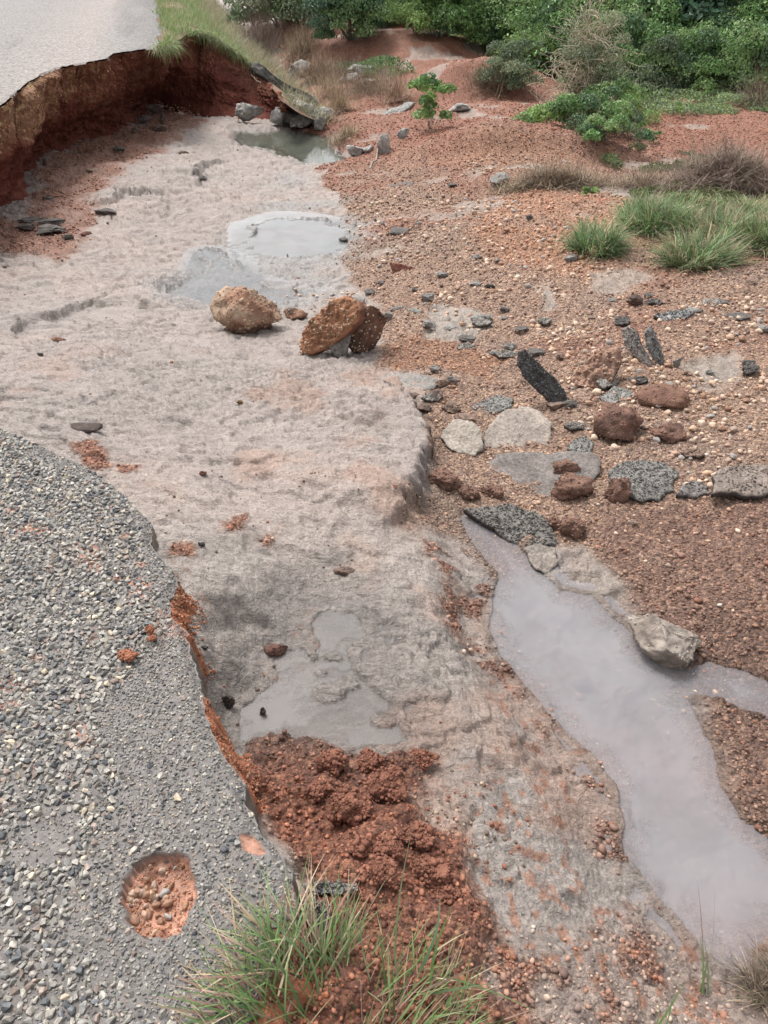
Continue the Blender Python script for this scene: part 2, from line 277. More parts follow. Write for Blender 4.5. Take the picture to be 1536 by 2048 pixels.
# ------------------------------------------------------------------ materials
def newmat(name):
    m = bpy.data.materials.new(name); m.use_nodes = True; t = m.node_tree; b = t.nodes['Principled BSDF']; return m, t, b
def N(t, typ, **k):
    n = t.nodes.new(typ)
    for a, v in k.items():
        if a.startswith('i_'): n.inputs[a[2:].replace('_', ' ')].default_value = v
        else: setattr(n, a, v)
    return n
def vmat(name, rough=.8, bscale=60, bstr=.3, bdist=.004, var=.25, vscale=30, spec=.3, translucent=0, dark=None):
    m, t, b = newmat(name); L = t.links.new
    at = N(t, 'ShaderNodeAttribute', attribute_name='Col'); tc = N(t, 'ShaderNodeTexCoord')
    nz = N(t, 'ShaderNodeTexNoise', i_Scale=vscale, i_Detail=6.0); L(tc.outputs['Object'], nz.inputs['Vector'])
    mr = N(t, 'ShaderNodeMapRange'); mr.inputs['From Min'].default_value = .3; mr.inputs['From Max'].default_value = .7
    mr.inputs['To Min'].default_value = 1 - var; mr.inputs['To Max'].default_value = 1 + var; L(nz.outputs[0], mr.inputs['Value'])
    vm = N(t, 'ShaderNodeVectorMath', operation='SCALE'); L(at.outputs['Color'], vm.inputs[0]); L(mr.outputs[0], vm.inputs['Scale'])
    L(vm.outputs[0], b.inputs['Base Color']); b.inputs['Roughness'].default_value = rough; b.inputs['Specular IOR Level'].default_value = spec
    if bstr:
        n2 = N(t, 'ShaderNodeTexNoise', i_Scale=bscale, i_Detail=8.0, i_Roughness=.6); L(tc.outputs['Object'], n2.inputs['Vector'])
        bp = N(t, 'ShaderNodeBump', i_Strength=bstr, i_Distance=bdist); L(n2.outputs[0], bp.inputs['Height']); L(bp.outputs[0], b.inputs['Normal'])
    if translucent:
        tr = N(t, 'ShaderNodeBsdfTranslucent'); L(vm.outputs[0], tr.inputs[0]); mx = N(t, 'ShaderNodeMixShader'); mx.inputs[0].default_value = translucent
        L(b.outputs[0], mx.inputs[1]); L(tr.outputs[0], mx.inputs[2]); L(mx.outputs[0], t.nodes['Material Output'].inputs[0])
    return m
def ground_mat(name, vsc=85):
    m, t, b = newmat(name); L = t.links.new
    at = N(t, 'ShaderNodeAttribute', attribute_name='Col'); gv = N(t, 'ShaderNodeAttribute', attribute_name='grav'); wt = N(t, 'ShaderNodeAttribute', attribute_name='wet')
    tc = N(t, 'ShaderNodeTexCoord')
    warp = N(t, 'ShaderNodeTexNoise', i_Scale=8.0, i_Detail=3.0); L(tc.outputs['Object'], warp.inputs['Vector'])
    wadd = N(t, 'ShaderNodeVectorMath', operation='MULTIPLY_ADD'); L(warp.outputs['Color'], wadd.inputs[0]); wadd.inputs[1].default_value = (.02, .02, .02); L(tc.outputs['Object'], wadd.inputs[2])
    vo = N(t, 'ShaderNodeTexVoronoi', i_Scale=float(vsc)); L(wadd.outputs[0], vo.inputs['Vector'])
    vo2 = N(t, 'ShaderNodeTexVoronoi', i_Scale=float(vsc) * .45); L(wadd.outputs[0], vo2.inputs['Vector'])
    # pebble tint per cell
    sep = N(t, 'ShaderNodeSeparateColor'); L(vo.outputs['Color'], sep.inputs[0])
    cr = N(t, 'ShaderNodeValToRGB'); L(sep.outputs[0], cr.inputs[0]); e = cr.color_ramp.elements
    e[0].position = 0; e[0].color = (.55, .5, .48, 1); e[1].position = 1; e[1].color = (2.0, 1.9, 1.75, 1)
    for p, c in ((.35, (.85, .8, .78, 1)), (.6, (1.05, .95, .88, 1)), (.85, (1.3, 1.25, 1.1, 1))): k = e.new(p); k.color = c
    mixg = N(t, 'ShaderNodeMix', data_type='RGBA'); L(gv.outputs['Fac'], mixg.inputs[0]); mixg.inputs[6].default_value = (1, 1, 1, 1); L(cr.outputs[0], mixg.inputs[7])
    n1 = N(t, 'ShaderNodeTexNoise', i_Scale=9.0, i_Detail=9.0, i_Roughness=.65); L(tc.outputs['Object'], n1.inputs['Vector'])
    mr = N(t, 'ShaderNodeMapRange'); mr.inputs['From Min'].default_value = .3; mr.inputs['From Max'].default_value = .7; mr.inputs['To Min'].default_value = .82; mr.inputs['To Max'].default_value = 1.16
    L(n1.outputs[0], mr.inputs['Value'])
    n9 = N(t, 'ShaderNodeTexNoise', i_Scale=95.0, i_Detail=5.0, i_Roughness=.7, i_Distortion=1.2); L(tc.outputs['Object'], n9.inputs['Vector'])
    r9 = N(t, 'ShaderNodeMapRange'); r9.inputs['From Min'].default_value = .34; r9.inputs['From Max'].default_value = .6; r9.inputs['To Min'].default_value = .52; r9.inputs['To Max'].default_value = 1.08; L(n9.outputs[0], r9.inputs['Value'])
    v9 = N(t, 'ShaderNodeMath', operation='MULTIPLY'); L(mr.outputs[0], v9.inputs[0]); L(r9.outputs[0], v9.inputs[1]); mr = v9
    v1 = N(t, 'ShaderNodeVectorMath', operation='MULTIPLY'); L(at.outputs['Color'], v1.inputs[0]); L(mixg.outputs[2], v1.inputs[1])
    v2 = N(t, 'ShaderNodeVectorMath', operation='SCALE'); L(v1.outputs[0], v2.inputs[0]); L(mr.outputs[0], v2.inputs['Scale']); L(v2.outputs[0], b.inputs['Base Color'])
    rr = N(t, 'ShaderNodeMapRange'); L(wt.outputs['Fac'], rr.inputs['Value']); rr.inputs['To Min'].default_value = .85; rr.inputs['To Max'].default_value = .28; L(rr.outputs[0], b.inputs['Roughness'])
    b.inputs['Specular IOR Level'].default_value = .4
    # bump: pebbles where gravel, creases where clay
    mu = N(t, 'ShaderNodeMath', operation='MULTIPLY'); L(vo.outputs['Distance'], mu.inputs[0]); L(gv.outputs['Fac'], mu.inputs[1])
    mu2 = N(t, 'ShaderNodeMath', operation='MULTIPLY'); L(vo2.outputs['Distance'], mu2.inputs[0]); L(gv.outputs['Fac'], mu2.inputs[1])
    b1 = N(t, 'ShaderNodeBump', i_Strength=.9, i_Distance=.010, invert=True); L(mu.outputs[0], b1.inputs['Height'])
    b2 = N(t, 'ShaderNodeBump', i_Strength=.6, i_Distance=.010, invert=True); L(mu2.outputs[0], b2.inputs['Height']); L(b1.outputs[0], b2.inputs['Normal'])
    mp = N(t, 'ShaderNodeMapping'); mp.inputs['Scale'].default_value = (.6, 1.0, 1.0); L(tc.outputs['Object'], mp.inputs['Vector'])
    n3 = N(t, 'ShaderNodeTexNoise', i_Scale=38.0, i_Detail=7.0, i_Roughness=.62, i_Distortion=1.6); L(mp.outputs[0], n3.inputs['Vector'])
    b3 = N(t, 'ShaderNodeBump', i_Strength=.9, i_Distance=.016); L(n3.outputs[0], b3.inputs['Height']); L(b2.outputs[0], b3.inputs['Normal'])
    L(b3.outputs[0], b.inputs['Normal'])
    return m
M_ground = ground_mat('ground_clay_and_gravel')
M_rock = vmat('stone', .8, 40, .9, .012, .30, 22)
M_pebble = vmat('pebble', .6, 60, .2, .002, .18, 60)
M_chip = vmat('road_chippings', .55, 120, .4, .002, .3, 140, .4)
M_tar = vmat('bitumen', .5, 90, .8, .006, .35, 45, .45)
M_asph = vmat('broken_asphalt', .8, 110, .9, .008, .35, 70)
M_soil = vmat('laterite_soil', .9, 45, .9, .02, .3, 22, .15)
M_cliff = vmat('cut_laterite', .92, 28, .9, .03, .22, 9, .12)
M_road = vmat('worn_road', .85, 45, 1.0, .02, .5, 30, .2)
M_leaf = vmat('leaf', .5, 10, 0, 0, .15, 6, .35, .25)
M_grass = vmat('grass_blade', .6, 10, 0, 0, .15, 30, .25, .3)
M_dry = vmat('dry_stem', .85, 60, .2, .002, .2, 20, .1)
M_bark = vmat('bark', .9, 40, .6, .01, .3, 20, .1)
def water_mat():
    m, t, b = newmat('murky_water'); L = t.links.new
    tc = N(t, 'ShaderNodeTexCoord'); at = N(t, 'ShaderNodeAttribute', attribute_name='murk'); ca = N(t, 'ShaderNodeAttribute', attribute_name='Col')
    nz = N(t, 'ShaderNodeTexNoise', i_Scale=4.0, i_Detail=5.0, i_Distortion=.6); L(tc.outputs['Object'], nz.inputs['Vector'])
    mr = N(t, 'ShaderNodeMapRange'); mr.inputs['From Min'].default_value = .3; mr.inputs['From Max'].default_value = .7; mr.inputs['To Min'].default_value = .88; mr.inputs['To Max'].default_value = 1.12
    L(nz.outputs[0], mr.inputs['Value']); vm = N(t, 'ShaderNodeVectorMath', operation='SCALE'); L(ca.outputs['Color'], vm.inputs[0]); L(mr.outputs[0], vm.inputs['Scale'])
    L(vm.outputs[0], b.inputs['Base Color']); L(at.outputs['Fac'], b.inputs['Alpha']); b.inputs['Roughness'].default_value = .04; b.inputs['IOR'].default_value = 1.33
    n2 = N(t, 'ShaderNodeTexNoise', i_Scale=14.0, i_Detail=2.0); L(tc.outputs['Object'], n2.inputs['Vector'])
    bp = N(t, 'ShaderNodeBump', i_Strength=.14, i_Distance=.01); L(n2.outputs[0], bp.inputs['Height']); L(bp.outputs[0], b.inputs['Normal'])
    return m
M_water = water_mat()
# ------------------------------------------------------------------ the ground sheet
NA, NR = 900, 1250
th = np.linspace(R(-36), R(36), NA); rr = np.exp(np.linspace(math.log(1.35), math.log(75), NR))
TH, RR = np.meshgrid(th, rr, indexing='ij'); GX = (RR * np.sin(TH)).ravel(); GY = (RR * np.cos(TH) - 1.2).ravel()
z, col, grav, wet, _, _ = ground_all(GX, GY)
um = ss(.5, -.3, GX - xr(GY) - 3.0 + .0) * ss(14.0, 17.5, GY)     # stay under the embankment beyond the cut
z = z - um * .12
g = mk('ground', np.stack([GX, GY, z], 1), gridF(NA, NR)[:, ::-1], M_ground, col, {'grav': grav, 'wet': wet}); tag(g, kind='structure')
# wide outer sheet to the horizon
q = 900.0; s_ = np.linspace(-1, 1, 41); s_ = np.sign(s_) * np.abs(s_) ** 3 * q; OX, OY = np.meshgrid(s_, s_, indexing='ij'); OX, OY = OX.ravel(), OY.ravel()
oz = -1.6 + 0 * OX; ocol = np.tile(np.array([.12, .13, .06]), (len(OX), 1))
tag(mk('terrain', np.stack([OX, OY, oz], 1), gridF(41, 41), M_ground, ocol, {'grav': oz * 0 + .3, 'wet': oz * 0}), kind='structure')
# ------------------------------------------------------------------ water
def water(name, P, zl, c, murk, grow=.05, res=.02):
    lo, hi = P.min(0) - grow, P.max(0) + grow; nx = max(8, int((hi[0] - lo[0]) / res)); ny = max(8, int((hi[1] - lo[1]) / res))
    X, Y = np.meshgrid(np.linspace(lo[0], hi[0], nx), np.linspace(lo[1], hi[1], ny), indexing='ij'); X, Y = X.ravel(), Y.ravel(); s = sdist(P, X, Y)
    F = gridF(nx, ny); F = F[(s[F] > -grow).any(1)]; gzv = GZ(X, Y); dep = np.clip(zl - gzv, 0, 1)
    cc = np.tile(np.array(c), (len(X), 1)); k = ss(-.3, .7, fbm(X, Y, 2.2, 3, 5))[:, None]; cc = cc * (1 - k * .35) + np.array([c[0] * 1.12, c[1] * .95, c[2] * .93]) * k * .35
    used = np.unique(F); mp = np.full(len(X), -1); mp[used] = np.arange(len(used))
    mk_ = np.clip(murk[0] + (murk[1] - murk[0]) * ss(0, murk[2], dep), 0, 1)
    o = mk(name, np.stack([X, Y, X * 0 + zl], 1)[used], mp[F], M_water, cc[used], {'murk': mk_[used]}); return tag(o, kind='structure')
water('pool_water', pool, POOL_Z, (.31, .30, .315), (.36, .58, .035), .07, .012)
water('puddle_water', puddle, PUD_Z, (.25, .235, .225), (.25, .6, .01), .07, .01)
water('rill_water', up1, UP_Z, (.28, .285, .285), (.3, .72, .02), .2, .03)
water('shallow_water', up2, UP2_Z, (.26, .265, .27), (.2, .45, .01), .2, .03)
water('ditch_water', farp, FAR_Z, (.10, .105, .085), (.6, .97, .1), .15, .05)
# ------------------------------------------------------------------ the washed-out bank: cliff face, road on top, grassy embankment
def MU(px, py): return hit(px, py, mass_z)
PAIR = [((-700,560),(-600,700)),((-300,400),(-260,560)),((-120,300),(-130,480)),((0,215),(0,428)),((35,187),(35,405)),((62,165),(66,383)),((85,150),(74,325)),((125,135),(120,300)),((170,128),(170,282)),((210,122),(215,268)),((228,108),(268,248)),((270,103),(278,222)),((330,98),(300,206)),((338,70),(330,204)),((400,67),(375,214)),((440,88),(420,222)),((480,115),(470,228)),((505,132),(520,232)),((540,165),(548,232)),((566,205),(566,228))]
Tt = np.array([MU(*a) for a, b in PAIR]); Bb = np.array([hit(*b, smooth_z) for a, b in PAIR])
Lu = np.concatenate([[0], np.cumsum(np.hypot(*(np.diff((Tt + Bb) / 2, axis=0)).T))]); uu = np.linspace(0, Lu[-1], 1500)
def interp(P): return np.stack([np.interp(uu, Lu, P[:, 0]), np.interp(uu, Lu, P[:, 1])], 1)
T2, B2 = interp(Tt), interp(Bb)
jag = fbm(uu, uu * 0, 1.5, 6, 201, .7) * .15; 
Q = np.array([(-26, 2.0), (-26, 30), (-26, 110), (-8, 110), (-5, 60), (-.5, 26), (1.2, 20)]); qk = np.array([0, .25, .5, .7, .8, .93, 1]) * uu[-1]
Q2 = np.stack([np.interp(uu, qk, Q[:, 0]), np.interp(uu, qk, Q[:, 1])], 1)
Dq = Q2 - T2; Dq /= np.linalg.norm(Dq, axis=1)[:, None]; T2 = T2 - Dq * jag[:, None]
NVW = 150; vv = np.linspace(0, 1, NVW); UG, VG = np.meshgrid(uu, vv, indexing='ij')
tz = mass_z(T2[:, 0], T2[:, 1]) - .005; bz = smooth_z(B2[:, 0], B2[:, 1]) - .12
hh = (tz - bz)
prof = VG + .0
X = T2[:, 0:1] * (1 - prof) + B2[:, 0:1] * prof; Y = T2[:, 1:2] * (1 - prof) + B2[:, 1:2] * prof; Z = tz[:, None] * (1 - VG) + bz[:, None] * VG
# horizontal normal of the face (towards the gully)
tg = np.gradient((T2 + B2) / 2, axis=0); nn = np.stack([tg[:, 1], -tg[:, 0]], 1); nn /= np.linalg.norm(nn, axis=1)[:, None] + 1e-9
k_ = np.ones(61) / 61; nn = np.stack([np.convolve(np.pad(nn[:, i], 30, 'edge'), k_, 'valid') for i in (0, 1)], 1)
under = -.16 * ss(.35, .75, VG) * ss(1.02, .85, VG) * np.clip(hh[:, None], 0, 1.2) + .03 * np.exp(-((VG - .0) / .05) ** 2)
flute = fbm(UG, VG * .35, 2.2, 4, 211) * .10 + fbm(UG, VG * 1.2, 9, 4, 212, .6) * .045; strata = fbm(UG * .15, VG, 9, 3, 213) * .03
dsp = (under + flute + strata + fbm(UG, VG * 1.2, 30, 3, 214) * .012) * np.clip(hh[:, None] * 1.5, .1, 1) * ss(0, .04, VG)
X = X + nn[:, 0:1] * dsp; Y = Y + nn[:, 1:2] * dsp
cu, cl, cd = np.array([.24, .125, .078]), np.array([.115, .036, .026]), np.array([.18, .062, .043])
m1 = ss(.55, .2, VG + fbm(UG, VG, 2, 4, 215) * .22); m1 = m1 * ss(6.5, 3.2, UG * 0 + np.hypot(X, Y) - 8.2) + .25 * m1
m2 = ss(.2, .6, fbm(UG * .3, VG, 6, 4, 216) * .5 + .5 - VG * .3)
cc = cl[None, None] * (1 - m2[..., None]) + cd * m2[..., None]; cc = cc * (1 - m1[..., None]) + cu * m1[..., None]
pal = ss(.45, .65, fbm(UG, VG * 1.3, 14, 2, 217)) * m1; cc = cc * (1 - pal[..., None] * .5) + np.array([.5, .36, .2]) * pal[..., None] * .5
cliff_late = (X.copy(), Y.copy(), Z.copy(), cc.copy(), m1.copy())
# top sheet
T3 = T2[::2]; Q3 = Q2[::2]; vt = np.linspace(0, 1, 170) ** 2.2
TX = T3[:, 0:1] * (1 - vt) + Q3[:, 0:1] * vt; TY = T3[:, 1:2] * (1 - vt) + Q3[:, 1:2] * vt; TX, TY = TX.ravel(), TY.ravel()
dR = TX - xr(TY) + fbm(TX, TY, 1.2, 4, 221) * .12 
TZ = mass_z(TX, TY) + fbm(TX, TY, 1.5, 3, 222) * .012 * ss(-.2, .3, dR) + fbm(TX, TY, .5, 3, 223) * .004 - .03 * ss(.10, .0, np.tile(vt, len(T3)) * 60) * ss(.1, .5, fbm(TX, TY, 2.5, 3, 228)); TZ = TZ + .02 * ss(.02, -.02, dR)
Ft = gridF(len(T3), len(vt)); fr = dR[Ft].mean(1) < .0
def sub(V, F, sel, **kw):
    F = F[sel]; used = np.unique(F); mp = np.full(len(V), -1); mp[used] = np.arange(len(used)); return used, mp[F]
VT = np.stack([TX, TY, TZ], 1)
u_, f_ = sub(VT, Ft, fr)
lane = ss(.15, .5, fbm(TX * .9 + .25 * TY, TY * .12, 1.2, 3, 224))
rc = np.array([.262, .245, .234])[None] * (1 - .14 * lane[:, None]); pk = ss(-2.8, -1.2, dR) * ss(-.6, -1.4, dR); rc = rc * (1 - .0 * pk[:, None]) + 0; rc = rc + pk[:, None] * np.array([.05, .03, .02])
edge_d = ss(-.9, -.05, dR); rc = rc * (1 - edge_d[:, None] * .22)
tag(mk('road', VT[u_], f_, M_road, rc[u_]), kind='structure')
u_, f_ = sub(VT, Ft, ~fr); vc = np.tile(np.array([.19, .125, .085]), (len(VT), 1)); k = ss(-.2, .4, fbm(TX, TY, 2, 3, 226))[:, None]; vc = vc * (1 - k) + np.array([.27, .19, .135]) * k
tag(mk('embankment', VT[u_], f_, M_soil, vc[u_]), kind='structure')
# ------------------------------------------------------------------ near road slab with its broken edge and pothole
EDG = [(-900,640),(-500,740),(-200,800),(-60,835),(0,852),(70,885),(170,930),(215,965),(295,1030),(303,1090),(322,1120),(345,1150),(342,1200),(355,1240),(378,1300),(402,1350),(404,1382),(415,1430),(440,1490),(470,1535),(490,1560),(500,1600),(530,1665),(572,1705),(598,1765),(592,1830),(590,1890),(560,1930),(520,1960),(480,2050),(380,2300)]
Ew = np.array([U(a, b, 0) for a, b in EDG])[::-1]     # from near to far
def edge_x(y):
    x = np.interp(y, Ew[:, 1], Ew[:, 0]); return x + fbm(y * 0 + .3, y, 9, 4, 231, .6) * .014 + fbm(y * 0, y, 45, 3, 232) * .006
NYR, NXR = 900, 420
ys = np.linspace(Ew[0, 1] - .1, Ew[-1, 1], NYR); ex = edge_x(ys)
tt = 1 - (1 - np.linspace(0, 1, NXR)) ** 1.7
x0 = -5.5; RX = x0 + (ex[:, None] - x0) * tt[None]; RY = np.repeat(ys[:, None], NXR, 1)
POT = PW([(315,1700),(350,1700),(380,1715),(378,1745),(392,1765),(390,1800),(372,1835),(352,1865),(320,1877),(280,1872),(256,1845),(242,1810),(243,1770),(262,1735),(285,1712)], lambda x, y: x * 0)
SP2 = PW([(480,1668),(505,1668),(525,1690),(538,1705),(515,1710),(485,1695)], lambda x, y: x * 0)
def road_z(x, y):
    s = sdist_box(POT, x, y, .2) + fbm(x, y, 25, 3, 241) * .007 + fbm(x, y, 90, 2, 240) * .004; s2 = sdist_box(SP2, x, y, .1) + fbm(x, y, 25, 3, 241) * .004
    ew = ex_at(y) - x
    z = fbm(x, y, 1.2, 3, 242) * .006 + fbm(x, y, 30, 3, 243) * .0022
    z = z - .024 * ss(-.001, .004, s) - .020 * ss(.004, .08, s) - .008 * ss(-.003, .008, s2) - .012 * ss(.03, 0, ew)
    return z + (fbm(x, y, 20, 3, 244) * .010 + fbm(x, y, 70, 2, 239) * .003) * ss(0, .02, s), ss(-.002, .004, s), ss(-.002, .004, s2)
def ex_at(y): return np.interp(y, ys, ex)
RZ, inP, inS = road_z(RX.ravel(), RY.ravel())
tar = np.array([.145, .131, .122]); c = np.tile(tar, (RX.size, 1)); k = ss(-.4, .6, fbm(RX.ravel(), RY.ravel(), 3, 4, 245))[:, None]; c = c * (1 - k * .4) + np.array([.15, .125, .115]) * k * .4
red = np.array([.33, .165, .11]); kk = np.maximum(inP, inS)[:, None]
c = c * (1 - kk) + (red * (1 + .25 * fbm(RX.ravel(), RY.ravel(), 25, 3, 246)[:, None])) * kk
smr = (ss(.45, .7, fbm(RX.ravel(), RY.ravel(), 10, 3, 247)) * ss(.1, .4, fbm(RX.ravel(), RY.ravel(), 2.2, 2, 252)))[:, None] * .8; c = c * (1 - smr) + np.array([.36, .13, .07]) * smr
V = np.stack([RX.ravel(), RY.ravel(), RZ], 1); F = gridF(NYR, NXR)[:, ::-1]
# side wall of the slab
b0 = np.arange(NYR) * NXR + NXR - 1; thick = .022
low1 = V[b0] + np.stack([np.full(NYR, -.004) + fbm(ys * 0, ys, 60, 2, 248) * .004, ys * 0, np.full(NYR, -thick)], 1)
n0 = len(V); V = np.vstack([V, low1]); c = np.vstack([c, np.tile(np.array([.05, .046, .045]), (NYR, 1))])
i = np.arange(NYR - 1); SF = np.stack([b0[i], n0 + i, n0 + i + 1, b0[i + 1]], 1)
# chippings pressed into the seal
from itertools import product
def hullchip(seed, n=12, flat=.7):
    import bmesh
    r = np.random.default_rng(seed); bm = bmesh.new()
    for p in r.normal(size=(n, 3)): p = p / np.linalg.norm(p) * r.uniform(.8, 1.0); bm.verts.new((p[0] * .5, p[1] * .36, p[2] * .5 * flat))
    bmesh.ops.convex_hull(bm, input=bm.verts[:]); bmesh.ops.triangulate(bm, faces=bm.faces[:])
    for v in [v for v in bm.verts if not v.link_faces]: bm.verts.remove(v)
    bm.verts.index_update(); V = np.array([v.co[:] for v in bm.verts]); F = np.array([[v.index for v in f.verts] for f in bm.faces]); bm.free(); return V, F
def icopeb(seed, sub=1, flat=.65):
    import bmesh
    r = np.random.default_rng(seed); bm = bmesh.new(); bmesh.ops.create_icosphere(bm, subdivisions=sub, radius=.5); o = Vector(r.uniform(-50, 50, 3))
    for v in bm.verts:
        v.co *= 1 + .35 * mnoise.noise(v.co * 2.2 + o); v.co.y *= .78; v.co.z *= flat
    V = np.array([v.co[:] for v in bm.verts]); F = np.array([[v.index for v in f.verts] for f in bm.faces]); bm.free(); return V, F
CHIPS = [hullchip(s) for s in range(14)]; PEB1 = [icopeb(s, 1) for s in range(8)]; PEB2 = [icopeb(s, 2) for s in range(10)]; PEB3 = [icopeb(100 + s, 3, .7) for s in range(8)]
def rotm(n, tilt, r=rng):
    a = r.uniform(0, 2 * np.pi, n); b = r.normal(0, 1, n) * tilt; c_ = r.uniform(0, 2 * np.pi, n)
    ca, sa = np.cos(a), np.sin(a); Z_ = np.zeros((n, 3, 3)); Z_[:, 0, 0] = ca; Z_[:, 0, 1] = -sa; Z_[:, 1, 0] = sa; Z_[:, 1, 1] = ca; Z_[:, 2, 2] = 1
    ax = np.stack([np.cos(c_), np.sin(c_), c_ * 0], 1); K = np.zeros((n, 3, 3)); K[:, 0, 1] = -ax[:, 2]; K[:, 0, 2] = ax[:, 1]; K[:, 1, 0] = ax[:, 2]; K[:, 1, 2] = -ax[:, 0]; K[:, 2, 0] = -ax[:, 1]; K[:, 2, 1] = ax[:, 0]
    I = np.eye(3)[None]; Rt = I + np.sin(b)[:, None, None] * K + (1 - np.cos(b))[:, None, None] * (K @ K); return Rt @ Z_
def scatter(protos, pos, size, cols, tilt=.3, r=rng):
    """every stone at its place, joined; returns V, F, C"""
    n = len(pos); which = r.integers(0, len(protos), n); Rm = rotm(n, tilt, r); Vs, Fs, Cs = [], [], []; off = 0
    for k, (pv, pf) in enumerate(protos):
        m = np.where(which == k)[0]
        if not len(m): continue
        v = np.einsum('nij,vj->nvi', Rm[m], pv) * size[m][:, None, None] + pos[m][:, None]
        Vs.append(v.reshape(-1, 3)); Fs.append((pf[None] + (np.arange(len(m)) * len(pv))[:, None, None] + off).reshape(-1, 3)); Cs.append(np.repeat(cols[m], len(pv), 0)); off += len(m) * len(pv)
    return np.vstack(Vs), np.vstack(Fs), np.vstack(Cs)
def pick(pal, wts, n, jit=.18, r=rng):
    pal = np.array(pal, float); i = r.choice(len(pal), n, p=np.array(wts) / sum(wts)); return pal[i] * (1 + r.normal(0, jit, (n, 1)))
CHPAL = [(.30,.28,.25),(.36,.33,.285),(.22,.21,.195),(.12,.125,.13),(.50,.42,.31),(.27,.21,.175),(.07,.072,.08)]; CHW = [32, 22, 22, 9, 4, 8, 4]
_X, _Y, _Z, _C, _m = cliff_late; _r = np.random.default_rng(99); _i = _r.integers(0, _X.size, 30000); _w = _m.ravel()[_i]; _i = _i[_r.random(len(_i)) < .05 + _w * .6]
_p = np.stack([_X.ravel()[_i], _Y.ravel()[_i], _Z.ravel()[_i]], 1); _s = _r.lognormal(0, .35, len(_i)) * .022; _pc = _C.reshape(-1, 3)[_i] * pick([(1.5,1.6,1.7),(1.9,2.1,2.3),(.7,.7,.7),(1.1,1.1,1.1),(2.3,2.7,3.0)], [4,3,3,4,1], len(_i), .15, _r); _v, _f, _c2 = scatter(PEB1, _p, _s, _pc, 1.0, _r); _n = _X.size
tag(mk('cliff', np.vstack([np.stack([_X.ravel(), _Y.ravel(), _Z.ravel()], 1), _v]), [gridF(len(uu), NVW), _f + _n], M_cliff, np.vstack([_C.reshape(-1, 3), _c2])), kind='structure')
ZL = PW([(-1500,800),(120,880),(215,960),(270,1040),(275,1180),(255,1330),(220,1480),(235,1600),(225,1700),(225,1900),(300,2048),(420,2500),(-1500,2500)], lambda x, y: x * 0)
def chips(n, lo, hi, coarse):
    x = rng.uniform(-2.6, .3, n); y = rng.uniform(.05, 3.1, n); e = ex_at(y) - x; s = sdist(ZL, x, y) + fbm(x, y, 4, 3, 249) * .12; ip = sdist(POT, x, y); i2 = sdist(SP2, x, y)
    d = np.hypot(x, y)
    ok = (e > .004) & (ip < rng.normal(-.003, .003, n)) & (i2 < -.004) & (np.abs(x) < .62 * (y + 1.1) + .25)
    ok &= ((s > 0) | (rng.random(n) < .03)) if coarse else ((s < .04) | (rng.random(n) < .3))
    if coarse: ok &= fbm(x, y, 7, 3, 250) > -.7
    x, y = x[ok], y[ok]; sz = rng.uniform(lo, hi, len(x)) * (1 if coarse else np.where(rng.random(len(x)) < .06, 1.5, 1)); z = road_z(x, y)[0] + sz * (.10 if coarse else .06)
    return np.stack([x, y, z], 1), sz
def thin(pos, sz, f):
    o = np.argsort(-sz); grid = {}; keep = []; cs = sz.max() * 1.05
    for i in o:
        gx, gy = int(pos[i, 0] // cs), int(pos[i, 1] // cs); bad = False
        for a in (-1, 0, 1):
            for b in (-1, 0, 1):
                for j in grid.get((gx + a, gy + b), ()):
                    if (pos[i, 0] - pos[j, 0]) ** 2 + (pos[i, 1] - pos[j, 1]) ** 2 < (f * (sz[i] + sz[j]) / 2) ** 2: bad = True; break
                if bad: break
            if bad: break
        if not bad: grid.setdefault((gx, gy), []).append(i); keep.append(i)
    return np.array(keep)
p1, s1_ = chips(150000, .010, .026, True); kp = thin(p1, s1_, .50); p1, s1_ = p1[kp], s1_[kp]
p2, s2_ = chips(330000, .0055, .012, False); kp = thin(p2, s2_, .56); p2, s2_ = p2[kp], s2_[kp]
print('chips', len(p1), len(p2))
v1, f1, c1 = scatter(CHIPS, p1, s1_, pick(CHPAL, CHW, len(p1)), .35); v2, f2, c2 = scatter(CHIPS, p2, s2_, pick(CHPAL, CHW, len(p2)) * .84, .4)
me_tar = mk('road', V, np.vstack([F, SF]), M_tar, c); tag(me_tar, kind='structure')
vv_, ff_, cc_ = np.vstack([v1, v2]), np.vstack([f1, f2 + len(v1)]), np.vstack([c1, c2])
tag(mk('road_chippings', vv_, ff_, M_chip, cc_, smooth=False), 'countless grey chippings pressed into the near road surface', 'chippings', kind='stuff')
# laterite base showing under the broken edge
NS = 14; wv = np.interp(ys, *np.array([U(0, b, 0)[1:] + (w_,) for b, w_ in [(2300,.05),(2048,.06),(1950,.07),(1900,.06),(1830,.015),(1700,.012),(1560,.012),(1540,.035),(1460,.058),(1390,.048),(1365,.01),(1295,.01),(1250,.042),(1180,.042),(1145,.015),(1100,.01),(850,.01),(700,.01)]])[:, :].T)
wv = wv * (1 + .35 * fbm(ys, ys * 0, 8, 3, 251)); st = np.linspace(-.35, 1, NS); SX = ex[:, None] + wv[:, None] * st[None] * 1.0; SY = np.repeat(ys[:, None], NS, 1)
gzz = GZ(SX.ravel(), SY.ravel()).reshape(SX.shape); top = -.021; fr_ = np.clip(st, 0, 1)[None] ** 1.4
SZ = top * (1 - fr_) + (gzz - .012) * fr_ + fbm(SX, SY, 22, 4, 253) * .018 * np.clip(fr_ * 4, 0, 1); SZ = np.minimum(SZ, -.018)
bc = np.array([.37, .155, .088])[None] * (1 + .22 * fbm(SX.ravel(), SY.ravel(), 18, 3, 254))[:, None]; narrow = ss(.035, .018, wv)[:, None].repeat(NS, 1).ravel()[:, None]
bc = bc * (1 - narrow) + np.array([.20, .165, .14]) * narrow
